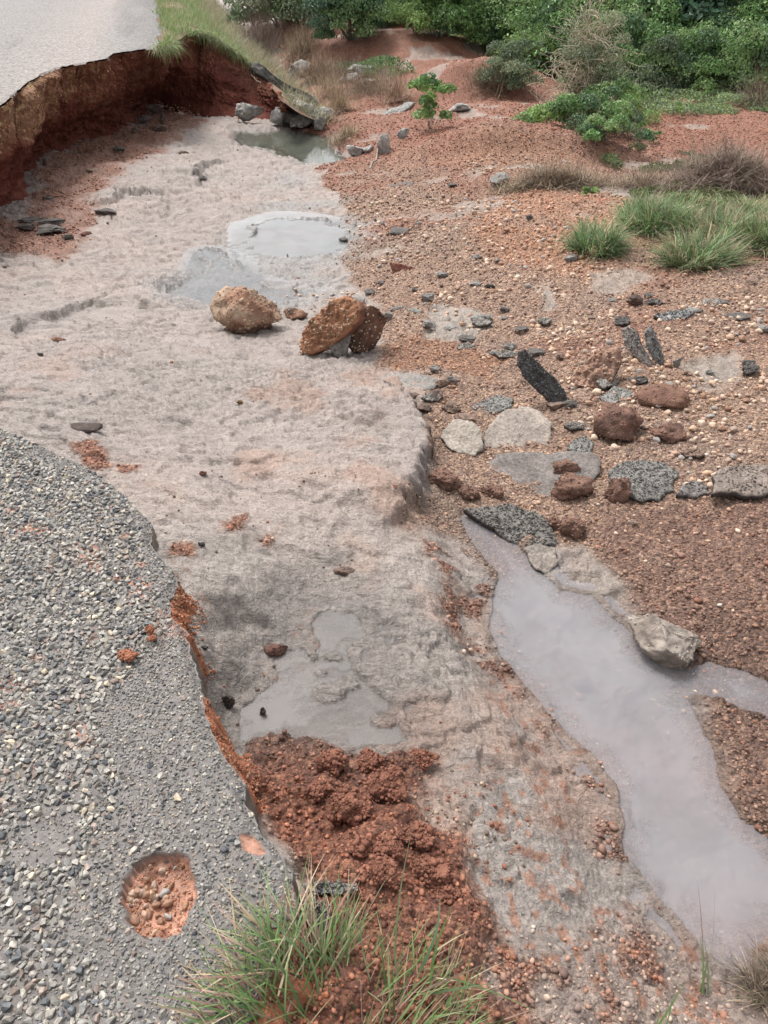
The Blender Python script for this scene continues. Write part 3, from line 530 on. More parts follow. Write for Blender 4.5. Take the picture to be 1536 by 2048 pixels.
tag(mk('road_base', np.stack([SX.ravel(), SY.ravel(), SZ.ravel()], 1), gridF(NYR, NS)[:, ::-1], M_soil, bc), kind='structure')
#@@PART2
# ================================================================== loose things on the ground
def cdepth(x, y, z): return y * math.cos(PITCH) - (z - CH) * math.sin(PITCH)
def PG(px, py):
    x, y = hit(px, py, smooth_z); z = gz(x, y); d = ray(px, py)
    for _ in range(3): t = (z - CH) / d[2]; x, y = d[0] * t, d[1] * t; z = gz(x, y)
    return x, y, z
LM = [('the leftmost pebbly boulder', 490, 640), ('the leaning pebbly slab', 650, 660), ('the upright pebbly block', 725, 680), ('the black standing slab', 1088, 760), ('the pinkish roadbed chunk', 1190, 730), ('the two standing blades', 1285, 700),
 ('the long grey strip behind the blades', 1345, 630), ('the rounded red boulder', 1240, 855), ('the low red lump', 1345, 868), ('the flattened reddish mound', 1330, 800), ('the cracked pale slab pair', 990, 865), ('the wavy grey slab', 1285, 960), ('the black edged right slab', 1490, 960),
 ('the wet slab at the pool head', 1020, 1050), ('the largest round red clod', 1145, 970), ('the red backed wedge', 815, 538), ('the wide green grass patch', 1380, 480), ('the small round grass tuft', 1200, 480), ('the angular grey pool rock', 1340, 1280), ('the dry brush heap', 1120, 360),
 ('the middle pale pool', 600, 475), ('the tip of the mud dome', 820, 765), ('the round silt patch', 905, 640), ('the pale silt strip', 1440, 735), ('the far dark pool', 600, 300), ('the flat splinter on the sand', 800, 370), ('the right edge of the bank', 1530, 800), ('the tall tan silt spot', 1095, 590)]
def topx(x, y, z):
    zc = cdepth(x, y, z); u = y * math.sin(PITCH) + (z - CH) * math.cos(PITCH); return 768 + x / zc * FPX, 1024 - u / zc * FPX
def where(px, py):
    nm, lx, ly = min(LM, key=lambda l: math.hypot(l[1] - px, (l[2] - py) * 1.5)); dx, dy = px - lx, (py - ly) * 1.5; d = math.hypot(dx, dy)
    near = 'close ' if d < 55 else 'well ' if d > 110 else ''
    if abs(dx) > 2 * abs(dy): w_ = ('right of ' if dx > 0 else 'left of ')
    elif abs(dy) > 2 * abs(dx): w_ = 'in front of ' if dy > 0 else 'behind '
    else: w_ = ('in front and ' if dy > 0 else 'behind and ') + ('right of ' if dx > 0 else 'left of ')
    return near + w_ + nm
# fine gravel: joined, countless
def gravel_field(n, r):
    t = r.uniform(R(-34), R(34), n); q = np.exp(r.uniform(math.log(1.5), math.log(22), n)); x = q * np.sin(t); y = q * np.cos(t) - 1.2
    z, c, gv, wt, gr, hp = ground_all(x, y); return x, y, z, c, gv, gr, hp
gx, gy, gzv, gc, ggv, ggr, ghp = gravel_field(300000, rng)
dd = np.sqrt(gx ** 2 + gy ** 2 + 2.5); prob = np.clip(ggv, 0, 1) ** 1.5 * np.where(ghp > .5, .35, 1) * ss(24, 10, dd)
loose = (ggv < .3) & (rng.random(len(gx)) < .012 + .10 * (dd < 3.0) * ss(.1, .5, fbm(gx, gy, 5, 3, 72))) & (ss(0, .5, fbm(gx, gy, 2.0, 3, 301)) > .3)
keep = (rng.random(len(gx)) < prob * .62) | loose
s_in = np.zeros(len(gx), bool)
for P, zl, *_ in POOLS: s_in |= sdist_box(P, gx, gy, .3) > -.004
keep &= ~s_in
gx, gy, gzv, gc, ggv, dd, lo_ = gx[keep], gy[keep], gzv[keep], gc[keep], ggv[keep], dd[keep], loose[keep]
gsz = np.maximum(.0065, .0019 * dd) * rng.lognormal(0, .38, len(gx)) * 1.15; gsz = np.clip(gsz, .005, .035)
tint = pick([(1.05, .95, .9), (.75, .68, .66), (1.35, 1.3, 1.2), (1.7, 1.6, 1.45), (.5, .45, .45), (1.1, .8, .65)], [30, 25, 20, 8, 10, 12], len(gx), .12)
gcol = gc * tint; gcol[lo_] = pick([(.22, .09, .055), (.12, .08, .06), (.34, .27, .2)], [5, 3, 2], lo_.sum())
print('gravel', len(gx))
big = gsz > .0045 * np.maximum(dd, 1.6) * .8
v1, f1, c1 = scatter(PEB1, np.stack([gx, gy, gzv + gsz * .14], 1)[~big], gsz[~big], gcol[~big], .4)
v2, f2, c2 = scatter(PEB2, np.stack([gx, gy, gzv + gsz * .16], 1)[big], gsz[big], gcol[big], .4)
tag(mk('gravel', np.vstack([v1, v2]), np.vstack([f1, f2 + len(v1)]), M_pebble, np.vstack([c1, c2])), 'fine reddish laterite gravel spread over the washed ground', 'gravel', kind='stuff')
_n = 2600; _a = rng.uniform(pool[:, 0].min(), pool[:, 0].max(), _n); _b = rng.uniform(pool[:, 1].min(), pool[:, 1].max(), _n); _k = (sdist(pool, _a, _b) > .01) & (rng.random(_n) < .25 + .75 * ss(-.1, .4, fbm(_a, _b, 3, 3, 391))); _a, _b = _a[_k], _b[_k]
_s = .008 * rng.lognormal(0, .5, len(_a)); _v, _f, _c2 = scatter(PEB2, np.stack([_a, _b, GZ(_a, _b) + _s * .1], 1), _s, pick([(.42,.27,.19), (.30,.17,.13), (.5,.4,.3), (.2,.14,.12)], [4, 4, 2, 2], len(_a)), .4)
tag(mk('bed_gravel', _v, _f, M_pebble, _c2), 'small brown stones lying on the bed of the milky pool', 'gravel', kind='stuff')
# larger pale pebbles: 290 as things, the rest of the same kind as stuff
ZP = [(PW([(890,640),(1536,600),(1560,960),(1400,985),(1250,930),(1130,830),(960,790),(880,740)]), 1.0, .022, .05, 'right'),
      (PW([(1180,330),(1010,290),(830,380),(660,420),(690,480),(800,560),(900,660),(1250,560),(1010,400)]), .35, .025, .06, 'mid'),
      (PW([(1060,1000),(1536,960),(1560,1400),(1380,1280),(1250,1180)]), .16, .015, .028, 'low'),
      (PW([(560,580),(740,560),(800,640),(750,600),(640,610)]), .7, .02, .045, 'blocks')]
PPAL = [(.50, .36, .26), (.55, .42, .32), (.42, .27, .19), (.36, .26, .20), (.30, .27, .25), (.46, .31, .21), (.58, .50, .42)]; PW_ = [24, 18, 18, 12, 10, 14, 4]
bp, bs, bz_ = [], [], []
for P, dens, lo, hi, nm in ZP:
    lo2, hi2 = P.min(0), P.max(0); n = int((hi2 - lo2).prod() * 330 * dens); x = rng.uniform(lo2[0], hi2[0], n); y = rng.uniform(lo2[1], hi2[1], n)
    m = sdist(P, x, y) + fbm(x, y, 2, 3, 303) * .2 > 0; m &= fbm(x, y, 2.5, 3, 304) > -.25
    x, y = x[m], y[m]; bp.append(np.stack([x, y], 1)); bs.append(lo + (hi - lo) * rng.random(len(x)) ** 2.6); bz_ += [nm] * len(x)
bp = np.vstack(bp); bs = np.concatenate(bs); bz_ = np.array(bz_)
EXCL = PW([(880,835),(1120,805),(1200,900),(1360,915),(1360,1000),(1180,1010),(1000,1000),(960,920),(900,910)])
inex = sdist(EXCL, bp[:, 0], bp[:, 1]) > 0; pl = sdist(pool, bp[:, 0], bp[:, 1]) > -.02
_bz = GZ(bp[:, 0], bp[:, 1]); _pp = np.array([topx(*q_) for q_ in np.column_stack([bp, _bz])]); kq = ~(inex | pl) & (_pp[:, 0] < 1545); bp, bs, bz_ = bp[kq], bs[kq], bz_[kq]
kq = thin(np.column_stack([bp, bp[:, 0]]), bs, .9); bp, bs, bz_ = bp[kq], bs[kq], bz_[kq]
bzv = GZ(bp[:, 0], bp[:, 1]); app = bs / cdepth(bp[:, 0], bp[:, 1], bzv); order = np.argsort(-app); print('pebbles', len(bp))
rest = order[285:]; v1, f1, c1 = scatter(PEB2, np.column_stack([bp, bzv + bs * .17])[rest], bs[rest], pick(PPAL, PW_, len(rest), .12), .35)
tag(mk('pebbles', v1, f1, M_pebble, c1), 'countless rounded cream and tan pebbles strewn over the gravel bank', 'pebbles', kind='stuff')
pmesh = []; PN = ['cream', 'pale cream', 'tan', 'orange tan', 'brown', 'pale cream', 'red brown', 'grey'] * 2
for k in range(16):
    pv, pf = PEB3[k % 8]; cc0 = np.array([PPAL[0], PPAL[1], PPAL[2], PPAL[5], PPAL[3], PPAL[1], (.30,.17,.11), PPAL[4]][k % 8]) * rng.uniform(.85, 1.15)
    o = mk('pebble', pv, pf, M_pebble, np.tile(cc0, (len(pv), 1)) * (1 + .12 * rng.normal(size=(len(pv), 1)) * .3)); pmesh.append(o.data); bpy.data.objects.remove(o)
PLAB = {'right': ('rounded cream pebble lying among the broken asphalt slabs on the right bank', 'cream pebbles among the asphalt slabs'), 'mid': ('rounded tan pebble on the middle of the gravel bank', 'tan pebbles on the middle bank'),
        'low': ('smooth pale pebble in the dark brown gravel right of the milky pool', 'pale pebbles in the dark gravel'), 'blocks': ('rounded pebble in the wet gravel behind the conglomerate blocks', 'pebbles behind the blocks')}
for i in order[:285]:
    o = bpy.data.objects.new('pebble', pmesh[random.randrange(16)]); COL.objects.link(o); s0 = bs[i]; o.scale = (s0, s0 * random.uniform(.8, 1.1), s0 * random.uniform(.8, 1)); o.location = (bp[i, 0], bp[i, 1], bzv[i] + s0 * .15)
    o.rotation_euler = (random.gauss(0, .25), random.gauss(0, .25), random.uniform(0, 6.28)); l_, g_ = PLAB[bz_[i]]; pp = topx(bp[i, 0], bp[i, 1], bzv[i]); tag(o, '%s %s pebble %s' % ('large' if s0 > .04 else 'small' if s0 < .028 else 'middling', PN[pmesh.index(o.data)], where(*pp).replace('in front and ', 'in front, ').replace('behind and ', 'behind, ')), 'pebble', 'rounded pebbles on the gravel bank')
m_ = 5200; yy = rng.uniform(ys[0], U(0, 1120, 0)[1], m_); qq = rng.random(m_) ** 1.2; wd_ = np.interp(yy, ys, wv); xx = ex_at(yy) + wd_ * (qq * 1.5 + .05); kq = (rng.random(m_) < ss(.018, .05, wd_)); xx, yy, qq = xx[kq], yy[kq], qq[kq]
zg = GZ(xx, yy); fr2 = np.clip((xx - ex_at(yy)) / np.interp(yy, ys, wv), 0, 1) ** 1.4; zz = np.maximum(-.021 * (1 - fr2) + zg * fr2, zg); sz_ = .006 * rng.lognormal(0, .4, len(xx)); v1, f1, c1 = scatter(PEB1, np.stack([xx, yy, zz], 1), sz_, pick([(.40,.16,.085), (.30,.12,.07), (.42,.25,.16), (.2,.1,.07)], [5, 4, 2, 2], len(xx)), .6)
m_ = 900; a_ = rng.uniform(POT[:, 0].min(), POT[:, 0].max(), m_); b_ = rng.uniform(POT[:, 1].min(), POT[:, 1].max(), m_); kq = sdist(POT, a_, b_) > .006; a_, b_ = a_[kq], b_[kq]; v2, f2, c2 = scatter(PEB1, np.stack([a_, b_, road_z(a_, b_)[0]], 1), .005 * rng.lognormal(0, .4, len(a_)), pick([(.40,.19,.11), (.30,.14,.09), (.45,.3,.2), (.15,.13,.12)], [5, 4, 2, 1], len(a_)), .6)
tag(mk('crumbs', np.vstack([v1, v2]), np.vstack([f1, f2 + len(v1)]), M_soil, np.vstack([c1, c2])), 'loose orange soil crumbs along the broken road edge and in the pothole', 'soil crumbs', kind='stuff')
# ------------------------------------------------------------------ rocks and clods
def rockmesh(seed, sub=4, cuts=7, rough=.12, fine=.04, cutd=(.45, .8)):
    import bmesh
    r = random.Random(seed); bm = bmesh.new(); bmesh.ops.create_icosphere(bm, subdivisions=sub, radius=.5); o = Vector([r.uniform(-90, 90) for _ in range(3)])
    pl_ = [(Vector([r.gauss(0, 1) for _ in range(3)]).normalized(), r.uniform(*cutd) * .5) for _ in range(cuts)]
    for v in bm.verts:
        n = v.co.normalized(); v.co *= 1 + rough * 2 * mnoise.noise(n * 1.3 + o)
        for pn, pd in pl_:
            h = v.co.dot(pn) - pd
            if h > 0: v.co -= pn * h * .92
        v.co += n * (mnoise.fractal(n * 4 + o, .9, 2.0, 5) * fine)
    V = np.array([v.co[:] for v in bm.verts]); F = np.array([[v.index for v in f.verts] for f in bm.faces]); bm.free(); return V, F
def vnoise3(V, f, seed):
    o = Vector((seed * 3.7, seed * 1.3, 0)); return np.array([mnoise.fractal(Vector(v) * f + o, .8, 2.0, 4) for v in V])
def fit(V):
    V = V - (V.max(0) + V.min(0)) / 2; return V / (V.max(0) - V.min(0))
def rock(name, label, cat, px, py, wpx, hpx, dep=.8, seed=1, c1=(.3, .28, .26), c2=(.2, .18, .16), mat=None, rz=0, tilt=(0, 0), sink=.18, group=None, sub=4, cuts=7, rough=.12, fine=.04, peb=0, pebc=None, crumbs=0, smooth=True, cutd=(.45, .8), minz=None):
    """px, py: middle of its foot in the layout; wpx, hpx: its size there"""
    x, y, z = PG(px, py)
    if minz is not None and z < minz: z = minz; x, y = U(px, py, z)
    k = cdepth(x, y, z) / FPX; W, H = wpx * k, hpx * k * .92
    V, F = rockmesh(seed, sub, cuts, rough, fine, cutd)
    Rm = Matrix.Rotation(tilt[0], 3, 'X') @ Matrix.Rotation(tilt[1], 3, 'Y') @ Matrix.Rotation(rz, 3, 'Z'); V = V @ np.array(Rm).T; V = fit(V) * np.array([W, W * dep, H])
    nz_ = vnoise3(V / max(W, 1e-3), 3.0, seed)[:, None]; C = np.array(c1) * (1 - ss(-.2, .3, nz_)) + np.array(c2) * ss(-.2, .3, nz_)
    if peb:
        r = np.random.default_rng(seed); me_n = V / np.array([W, W * dep, H]); ii = r.choice(len(V), peb); ps = r.uniform(.03, .085, peb) * min(W, .4) * 1.0
        ps = r.lognormal(-.1, .35, peb) * .016; pos = V[ii] * (1 - .01); pc = pick(pebc or PPAL, [1] * len(pebc or PPAL), peb, .15, r)
        v2, f2, c2_ = scatter(PEB1, pos, ps, pc, 1.2, r); F = np.vstack([F, f2 + len(V)]); V = np.vstack([V, v2]); C = np.vstack([C, c2_])
    if crumbs:
        r = np.random.default_rng(seed); ii = r.choice(len(V), crumbs); ps = r.lognormal(0, .4, crumbs) * .007; v2, f2, c2_ = scatter(PEB1, V[ii], ps, np.tile(np.array(c1), (crumbs, 1)) * r.uniform(.7, 1.2, (crumbs, 1)), 1.2, r)
        F = np.vstack([F, f2 + len(V)]); V = np.vstack([V, v2]); C = np.vstack([C, c2_])
    o = mk(name, V, F, mat or M_rock, C, smooth=smooth); o.location = (x, y + W * dep * .35, z + H * (.5 - sink)); tag(o, label, cat, group); return o
def rayplane(px, py, P0, n):
    d = ray(px, py); o = np.array([0, 0, CH]); t = ((P0 - o) @ n) / (d @ n); return o + d * t
def slab(name, label, cat, pts, foot=None, n=(0, 0, 1), lift=.02, th=.025, top=(.2, .19, .18), side=(.06, .055, .055), mat=None, jag=.03, relief=.004, chipn=0, chipc=None, chipsz=.009, group=None, seed=1, parent=None, pebn=0, thn=None):
    pts = np.array(pts, float); foot = foot or tuple(pts.mean(0)); n = np.array(n, float); n /= np.linalg.norm(n)
    fx, fy, fz = PG(*foot); P0 = np.array([fx, fy, fz + lift]); W = np.array([rayplane(a, b, P0, n) for a, b in pts]); c0 = W.mean(0)
    ax = np.array([1., 0, 0]) - n * n[0]; ax /= np.linalg.norm(ax); ay = np.cross(n, ax); Q_ = np.stack([(W - c0) @ ax, (W - c0) @ ay], 1)
    if np.sum(Q_[:, 0] * np.roll(Q_[:, 1], -1) - np.roll(Q_[:, 0], -1) * Q_[:, 1]) < 0: Q_ = Q_[::-1]
    L_ = np.hypot(*(np.roll(Q_, -1, 0) - Q_).T); s_c = np.concatenate([[0], np.cumsum(L_)]); NN = 96; sp = np.linspace(0, s_c[-1], NN, endpoint=False); Qc = np.vstack([Q_, Q_[:1]])
    B = np.stack([np.interp(sp, s_c, Qc[:, 0]), np.interp(sp, s_c, Qc[:, 1])], 1); size = s_c[-1] / 4
    B = B * (1 + jag * fbm(sp / size * 2 + seed, sp * 0 + seed, 1.6, 4, 310 + seed, .65))[:, None]
    NR_ = 14; V = [np.array([[0, 0, 0]])]; C = [np.array([top])]
    def hgt(x, y): return fbm(x + seed, y, 2.0 / size, 4, 320) * relief * 2 + fbm(x + seed, y, 60, 3, 321) * relief
    for k in range(1, NR_ + 1):
        q = k / NR_; P_ = B * q; h = hgt(P_[:, 0], P_[:, 1]) - .25 * th * max(0, q - .93) / .07 * .6; V.append(np.column_stack([P_, h]))
        cv = (1 + .22 * fbm(P_[:, 0] + seed, P_[:, 1], 3 / size, 3, 322))[:, None]; C.append(np.array(top)[None] * cv)
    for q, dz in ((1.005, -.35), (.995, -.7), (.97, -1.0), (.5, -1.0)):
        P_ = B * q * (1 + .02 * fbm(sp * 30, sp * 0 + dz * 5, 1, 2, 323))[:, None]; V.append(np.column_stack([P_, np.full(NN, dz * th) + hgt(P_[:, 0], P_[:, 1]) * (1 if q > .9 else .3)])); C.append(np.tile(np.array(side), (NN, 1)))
    V.append(np.array([[0, 0, -th]])); C.append(np.array([side])); V = np.vstack(V); C = np.vstack(C); T_ = []; i = np.arange(NN); j = (i + 1) % NN; Qd = []
    T_.append(np.stack([np.zeros(NN, int), 1 + i, 1 + j], 1)); nr = NR_ + 4
    for k in range(nr - 1): a = 1 + k * NN; Qd.append(np.stack([a + i, a + NN + i, a + NN + j, a + j], 1))
    a = 1 + (nr - 1) * NN; T_.append(np.stack([a + j, a + i, np.full(NN, a + NN)], 1)); T_ = np.vstack(T_)
    if chipn or pebn:
        r = np.random.default_rng(seed)
        for cn, protos, szz, pal in ((chipn, CHIPS, chipsz, chipc or [(.16, .155, .15), (.10, .1, .1), (.06, .06, .065)]), (pebn, PEB1, .016, [(.42,.27,.18), (.36,.2,.13), (.46,.34,.25), (.28,.15,.10)])):
            if not cn: continue
            ii = r.integers(0, NN, cn); q = np.sqrt(r.random(cn)) * .98; P_ = B[ii] * q[:, None] + r.normal(0, .004, (cn, 2)); pos = np.column_stack([P_, hgt(P_[:, 0], P_[:, 1]) + szz * .08])
            v2, f2, c2 = scatter(protos, pos, szz * r.lognormal(0, .3, cn), pick(pal, [1] * len(pal), cn, .2, r), .6, r); T_ = np.vstack([T_, f2 + len(V)]); V = np.vstack([V, v2]); C = np.vstack([C, c2])
    Wd = V[:, :1] * ax + V[:, 1:2] * ay + V[:, 2:3] * n
    sm = np.ones(len(T_) + sum(len(q) for q in Qd), bool)
    o = mk(name, Wd, [T_] + Qd, mat or M_asph, C, smooth=sm, parent=parent); o.location = c0; return tag(o, label, cat, group)
CONG1, CONG2 = (.39, .28, .20), (.31, .175, .12)
rock('conglomerate_boulder', 'rounded tan boulder of pebbly laterite, leftmost of the blocks on the grey mud', 'boulder', 490, 668, 146, 112, .8, 14, CONG1, CONG2, M_soil, 1.4, peb=1300, cuts=4, rough=.2, fine=.06, pebc=[(.42,.31,.22),(.38,.26,.18),(.34,.2,.14),(.46,.36,.27)], group='pebbly blocks in the middle')
rock('conglomerate_block', 'upright dark sided pebbly block propping the leaning slab', 'boulder', 728, 698, 92, 120, .75, 23, (.19,.105,.075), (.10, .06, .045), M_soil, .2, peb=330, cuts=8, rough=.1, group='pebbly blocks in the middle')
rock('conglomerate_lump', 'small dark lump of soil between the two big pebbly blocks', 'boulder', 590, 640, 50, 26, .8, 31, CONG2, (.12, .08, .06), M_soil, .2, peb=40, group='pebbly blocks in the middle')
slab('conglomerate_slab', 'thick orange brown pebbly slab leaning against the upright block', 'boulder', [(594,694),(604,668),(630,632),(660,602),(688,592),(712,602),(720,620),(712,646),(690,668),(655,695),(625,710),(602,708)], (608,708), (-.60, -.80, .40), .015, .085, (.38,.19,.11), (.20,.10,.07), M_soil, .03, .014, group='pebbly blocks in the middle', seed=5, pebn=300)
slab('asphalt_slab', 'thin grey asphalt crust leaning under the pebbly slab', 'asphalt slab', [(655,690),(690,655),(703,668),(690,720),(668,712)], (675,715), (-.3, -.8, .4), .01, .02, (.20,.18,.165), (.04,.04,.04), chipn=60, seed=6)
# standing and leaning asphalt
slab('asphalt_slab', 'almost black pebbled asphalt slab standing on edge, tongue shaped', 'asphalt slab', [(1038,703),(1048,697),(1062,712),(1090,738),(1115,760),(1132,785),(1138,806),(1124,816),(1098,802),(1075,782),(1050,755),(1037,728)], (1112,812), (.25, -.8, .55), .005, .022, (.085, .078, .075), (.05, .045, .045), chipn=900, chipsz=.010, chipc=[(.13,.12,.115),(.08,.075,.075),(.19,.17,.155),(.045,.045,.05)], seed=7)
slab('asphalt_slab', 'right one of two thin grey asphalt blades standing upright', 'asphalt slab', [(1288,662),(1300,649),(1313,676),(1326,715),(1326,734),(1308,722),(1292,694)], (1320,732), (-.55, -.75, .25), .005, .022, (.23, .22, .21), (.05, .04, .04), chipn=260, chipc=[(.28,.27,.25),(.16,.16,.155),(.08,.08,.08)], seed=8)
slab('asphalt_slab', 'left one of two thin asphalt blades standing upright', 'asphalt slab', [(1242,658),(1258,652),(1272,664),(1282,690),(1304,730),(1294,735),(1268,712),(1250,690)], (1295,732), (-.65, -.6, .35), .005, .022, (.25, .22, .20), (.04, .035, .035), chipn=240, chipc=[(.28,.27,.25),(.2,.18,.16),(.08,.08,.08)], seed=9)
e = slab('asphalt_slab', 'tilted chunk of roadbed with pinkish soil on a black asphalt rim', 'asphalt slab', [(1150,770),(1140,752),(1158,735),(1180,712),(1210,685),(1238,692),(1245,712),(1226,755),(1222,772),(1190,778)], (1185,775), (-.25, -.5, .75), .02, .05, (.32, .20, .15), (.055, .045, .04), M_soil, .03, .012, seed=10, pebn=60)
# flat slabs
FLAT = [
 ('pale buff slab of road seal, left half of the cracked pair above the dark slab', [(903,838),(935,838),(958,850),(966,875),(964,896),(950,907),(915,906),(893,893),(882,872)], .03, (.30,.26,.22), 0, .02),
 ('pale buff slab of road seal, larger right half of the cracked pair', [(968,893),(972,862),(990,838),(1010,818),(1060,815),(1085,822),(1108,845),(1103,870),(1098,890),(1065,900),(1030,900),(990,912),(960,908)], .035, (.29,.245,.21), 0, .02),
 ('broad dark grey muddy slab under the cracked pale pair', [(975,925),(1000,908),(1080,902),(1180,905),(1198,918),(1190,960),(1130,1000),(1060,1005),(1030,990),(1000,960)], .012, (.19,.165,.15), 0, .02),
 ('rough grey asphalt slab with wavy edge beside the red clods', [(1214,935),(1240,922),(1290,920),(1330,925),(1358,945),(1345,975),(1315,998),(1285,1003),(1255,985),(1228,970)], .025, (.18,.168,.155), 700, .022),
 ('brownish grey asphalt slab with black broken edge at the right side of the bank', [(1425,950),(1450,932),(1500,925),(1560,930),(1620,950),(1600,985),(1520,992),(1470,985),(1430,985)], .03, (.21,.17,.145), 300, .022),
 ('small grey asphalt slab between the wavy slab and the right edge slab', [(1358,985),(1368,968),(1395,962),(1415,972),(1420,985),(1395,993)], .015, (.19,.17,.16), 60, .02),
 ('small square grey asphalt slab right of the cracked pale pair', [(1135,893),(1148,876),(1175,872),(1188,885),(1178,908),(1150,910)], .02, (.20,.19,.175), 120, .02),
 ('flat grey asphalt slab above the cracked pale pair', [(945,812),(965,798),(1000,788),(1028,793),(1025,812),(1000,824),(955,830)], .02, (.22,.21,.195), 260, .02),
 ('dark wet asphalt slab tipping into the head of the milky pool', [(930,1018),(975,1010),(1020,1008),(1070,1022),(1100,1050),(1117,1078),(1112,1092),(1060,1094),(1020,1082),(985,1055)], .02, (.15,.138,.125), 900, .02),
 ('flat tongue of grey seal lying at the far tip of the mud dome', [(750,752),(790,742),(850,748),(882,758),(870,775),(845,782),(800,775),(760,768)], .02, (.24,.22,.20), 0, .02),
 ('worn grey slab of seal half buried left of the pool outlet rock', [(1048,1092),(1080,1086),(1110,1095),(1118,1125),(1090,1148),(1062,1130)], .008, (.25,.215,.185), 0, .012),
 ('thin brown piece of crust at the foot of the dark standing slab', [(1140,780),(1165,776),(1190,785),(1180,800),(1150,805)], .012, (.25,.17,.13), 30, .015),
 ('flat grey piece of seal touching the red boulder', [(1200,792),(1225,775),(1262,778),(1272,790),(1245,800),(1215,812)], .012, (.22,.215,.20), 120, .014),
]
for k, (lb, pts, lift, c_, cn, th_) in enumerate(FLAT):
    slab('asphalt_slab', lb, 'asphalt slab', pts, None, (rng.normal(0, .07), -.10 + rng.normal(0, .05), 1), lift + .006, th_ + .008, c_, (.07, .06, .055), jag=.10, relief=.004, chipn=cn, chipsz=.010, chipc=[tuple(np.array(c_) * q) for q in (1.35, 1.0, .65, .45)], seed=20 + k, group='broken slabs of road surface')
slab('asphalt_slab', 'thin asphalt piece lying on its red soil side in the crumbled heap', 'asphalt slab', [(604,1768),(640,1765),(690,1766),(712,1771),(708,1785),(690,1790),(650,1784),(610,1786)], None, (0, -.5, 1), .03, .02, (.23,.215,.195), (.05,.04,.035), chipn=160, chipsz=.007, chipc=[(.3,.28,.26),(.18,.17,.16),(.09,.09,.09)], seed=40)
slab('asphalt_slab', 'broken corner of asphalt sagging off the road edge above the grass', 'asphalt slab', [(604,1800),(630,1796),(655,1815),(665,1850),(655,1865),(625,1858),(612,1835)], None, (.3, -.2, 1), .02, .018, (.15,.14,.13), (.05,.04,.035), chipn=220, chipsz=.008, chipc=[(.28,.26,.24),(.18,.17,.16),(.09,.09,.09)], seed=41)
slab('asphalt_slab', 'dark red backed asphalt wedge lying tilted high on the gravel bank', 'asphalt slab', [(779,525),(800,527),(830,535),(854,546),(850,551),(820,549),(785,547)], None, (0, -.9, .5), .02, .02, (.20,.08,.055), (.05,.04,.04), seed=42)
slab('asphalt_slab', 'long grey asphalt strip lying behind the two standing blades', 'asphalt slab', [(1308,630),(1340,622),(1372,620),(1390,625),(1370,636),(1330,640)], None, (0, -.2, 1), .03, .03, (.24,.24,.235), (.06,.06,.06), chipn=120, chipsz=.014, seed=43)
slab('asphalt_slab', 'flat grey splinter lying on the sand below the far pool', 'asphalt slab', [(777,372),(800,366),(828,364),(826,371),(800,376),(780,378)], None, (0, -.2, 1), .02, .03, (.16,.15,.14), (.05,.05,.05), seed=44)
EX = [(868,792,44,20,'grey'),(902,816,40,18,'brown'),(1012,706,46,16,'grey'),(1216,764,40,24,'grey'),(1152,850,40,16,'grey'),(1306,602,36,12,'dark'),(1424,604,52,14,'grey'),(1502,736,36,18,'dark'),(934,692,44,12,'grey'),(800,618,36,14,'grey'),(962,642,40,16,'grey'),(1275,760,46,18,'dark'),(1090,640,30,12,'grey'),(1385,905,44,18,'brown'),(1058,760,34,26,'brown'),(1245,640,34,18,'dark')]
for k, (px, py, w_, h_, tn) in enumerate(EX):
    r_ = random.Random(900 + k); a_ = sorted(r_.uniform(0, 6.28) for _ in range(6)); a_ = [i_ * 1.047 + r_.uniform(-.35, .35) for i_ in range(6)]; c_ = {'grey': (.25,.23,.205), 'dark': (.12,.108,.10), 'brown': (.25,.175,.135)}[tn]
    slab('asphalt_slab', 'tilted thin %s asphalt piece %s' % (tn, where(px, py)), 'asphalt slab', [(px + math.cos(t_) * w_ * .55 * r_.uniform(.75, 1.1), py + math.sin(t_) * h_ * .55 * r_.uniform(.75, 1.1)) for t_ in a_], None, (r_.uniform(-.4, .4), r_.uniform(-.5, -.1), 1), .035, .022, c_, tuple(np.array(c_) * .35), jag=.12, chipn=90, chipsz=.009, chipc=[tuple(np.array(c_) * q) for q in (1.3, 1.0, .6)], seed=60 + k, group='small tilted slabs of road surface')
# clods and stones
rock('laterite_boulder', 'rounded dark red gravelly boulder right of the small square slab', 'boulder', 1240, 884, 104, 80, .9, 51, (.22,.125,.095), (.15,.09,.07), M_soil, .5, cuts=4, rough=.18, fine=.06, crumbs=900, sink=.25)
rock('laterite_boulder', 'low dark red lump touching the right side of the rounded boulder', 'boulder', 1342, 884, 70, 38, .9, 52, (.22,.125,.095), (.15,.09,.07), M_soil, .5, cuts=4, rough=.18, fine=.06, crumbs=500, sink=.3)
rock('laterite_boulder', 'broad flattened reddish mound above the red boulder', 'boulder', 1330, 815, 108, 54, .8, 53, (.22,.125,.09), (.18,.10,.075), M_soil, 0, cuts=2, rough=.1, crumbs=300, sink=.4)
for k, (px, py, w_, h_, lb) in enumerate([(1145,1000,84,62,'round red clod in front of the wavy grey slab, largest of its group'),(1132,955,58,46,'red clod perched behind the largest round clod'),(1236,1004,50,70,'upright dark red clod at the left edge of the wavy slab'),(1146,1076,58,52,'red clod overhanging the wet slab at the pool head'),(1108,1060,32,34,'small red clod left of the overhanging one'),(1166,990,40,40,'brown clod wedged on the right of the largest round clod'),(890,975,70,40,'soft brown clod at the foot of the mud dome'),(940,1000,44,34,'square brown clod between the mud dome and the dark slab'),(985,995,46,26,'flat brown clod right of the square one')]):
    rock('soil_clod', lb, 'clod', px, py, w_, h_, .85, 60 + k, (.235,.14,.105), (.17,.10,.075), M_soil, k, cuts=3, rough=.24, fine=.09, crumbs=420, sink=.28, group='red clods near the pool head')
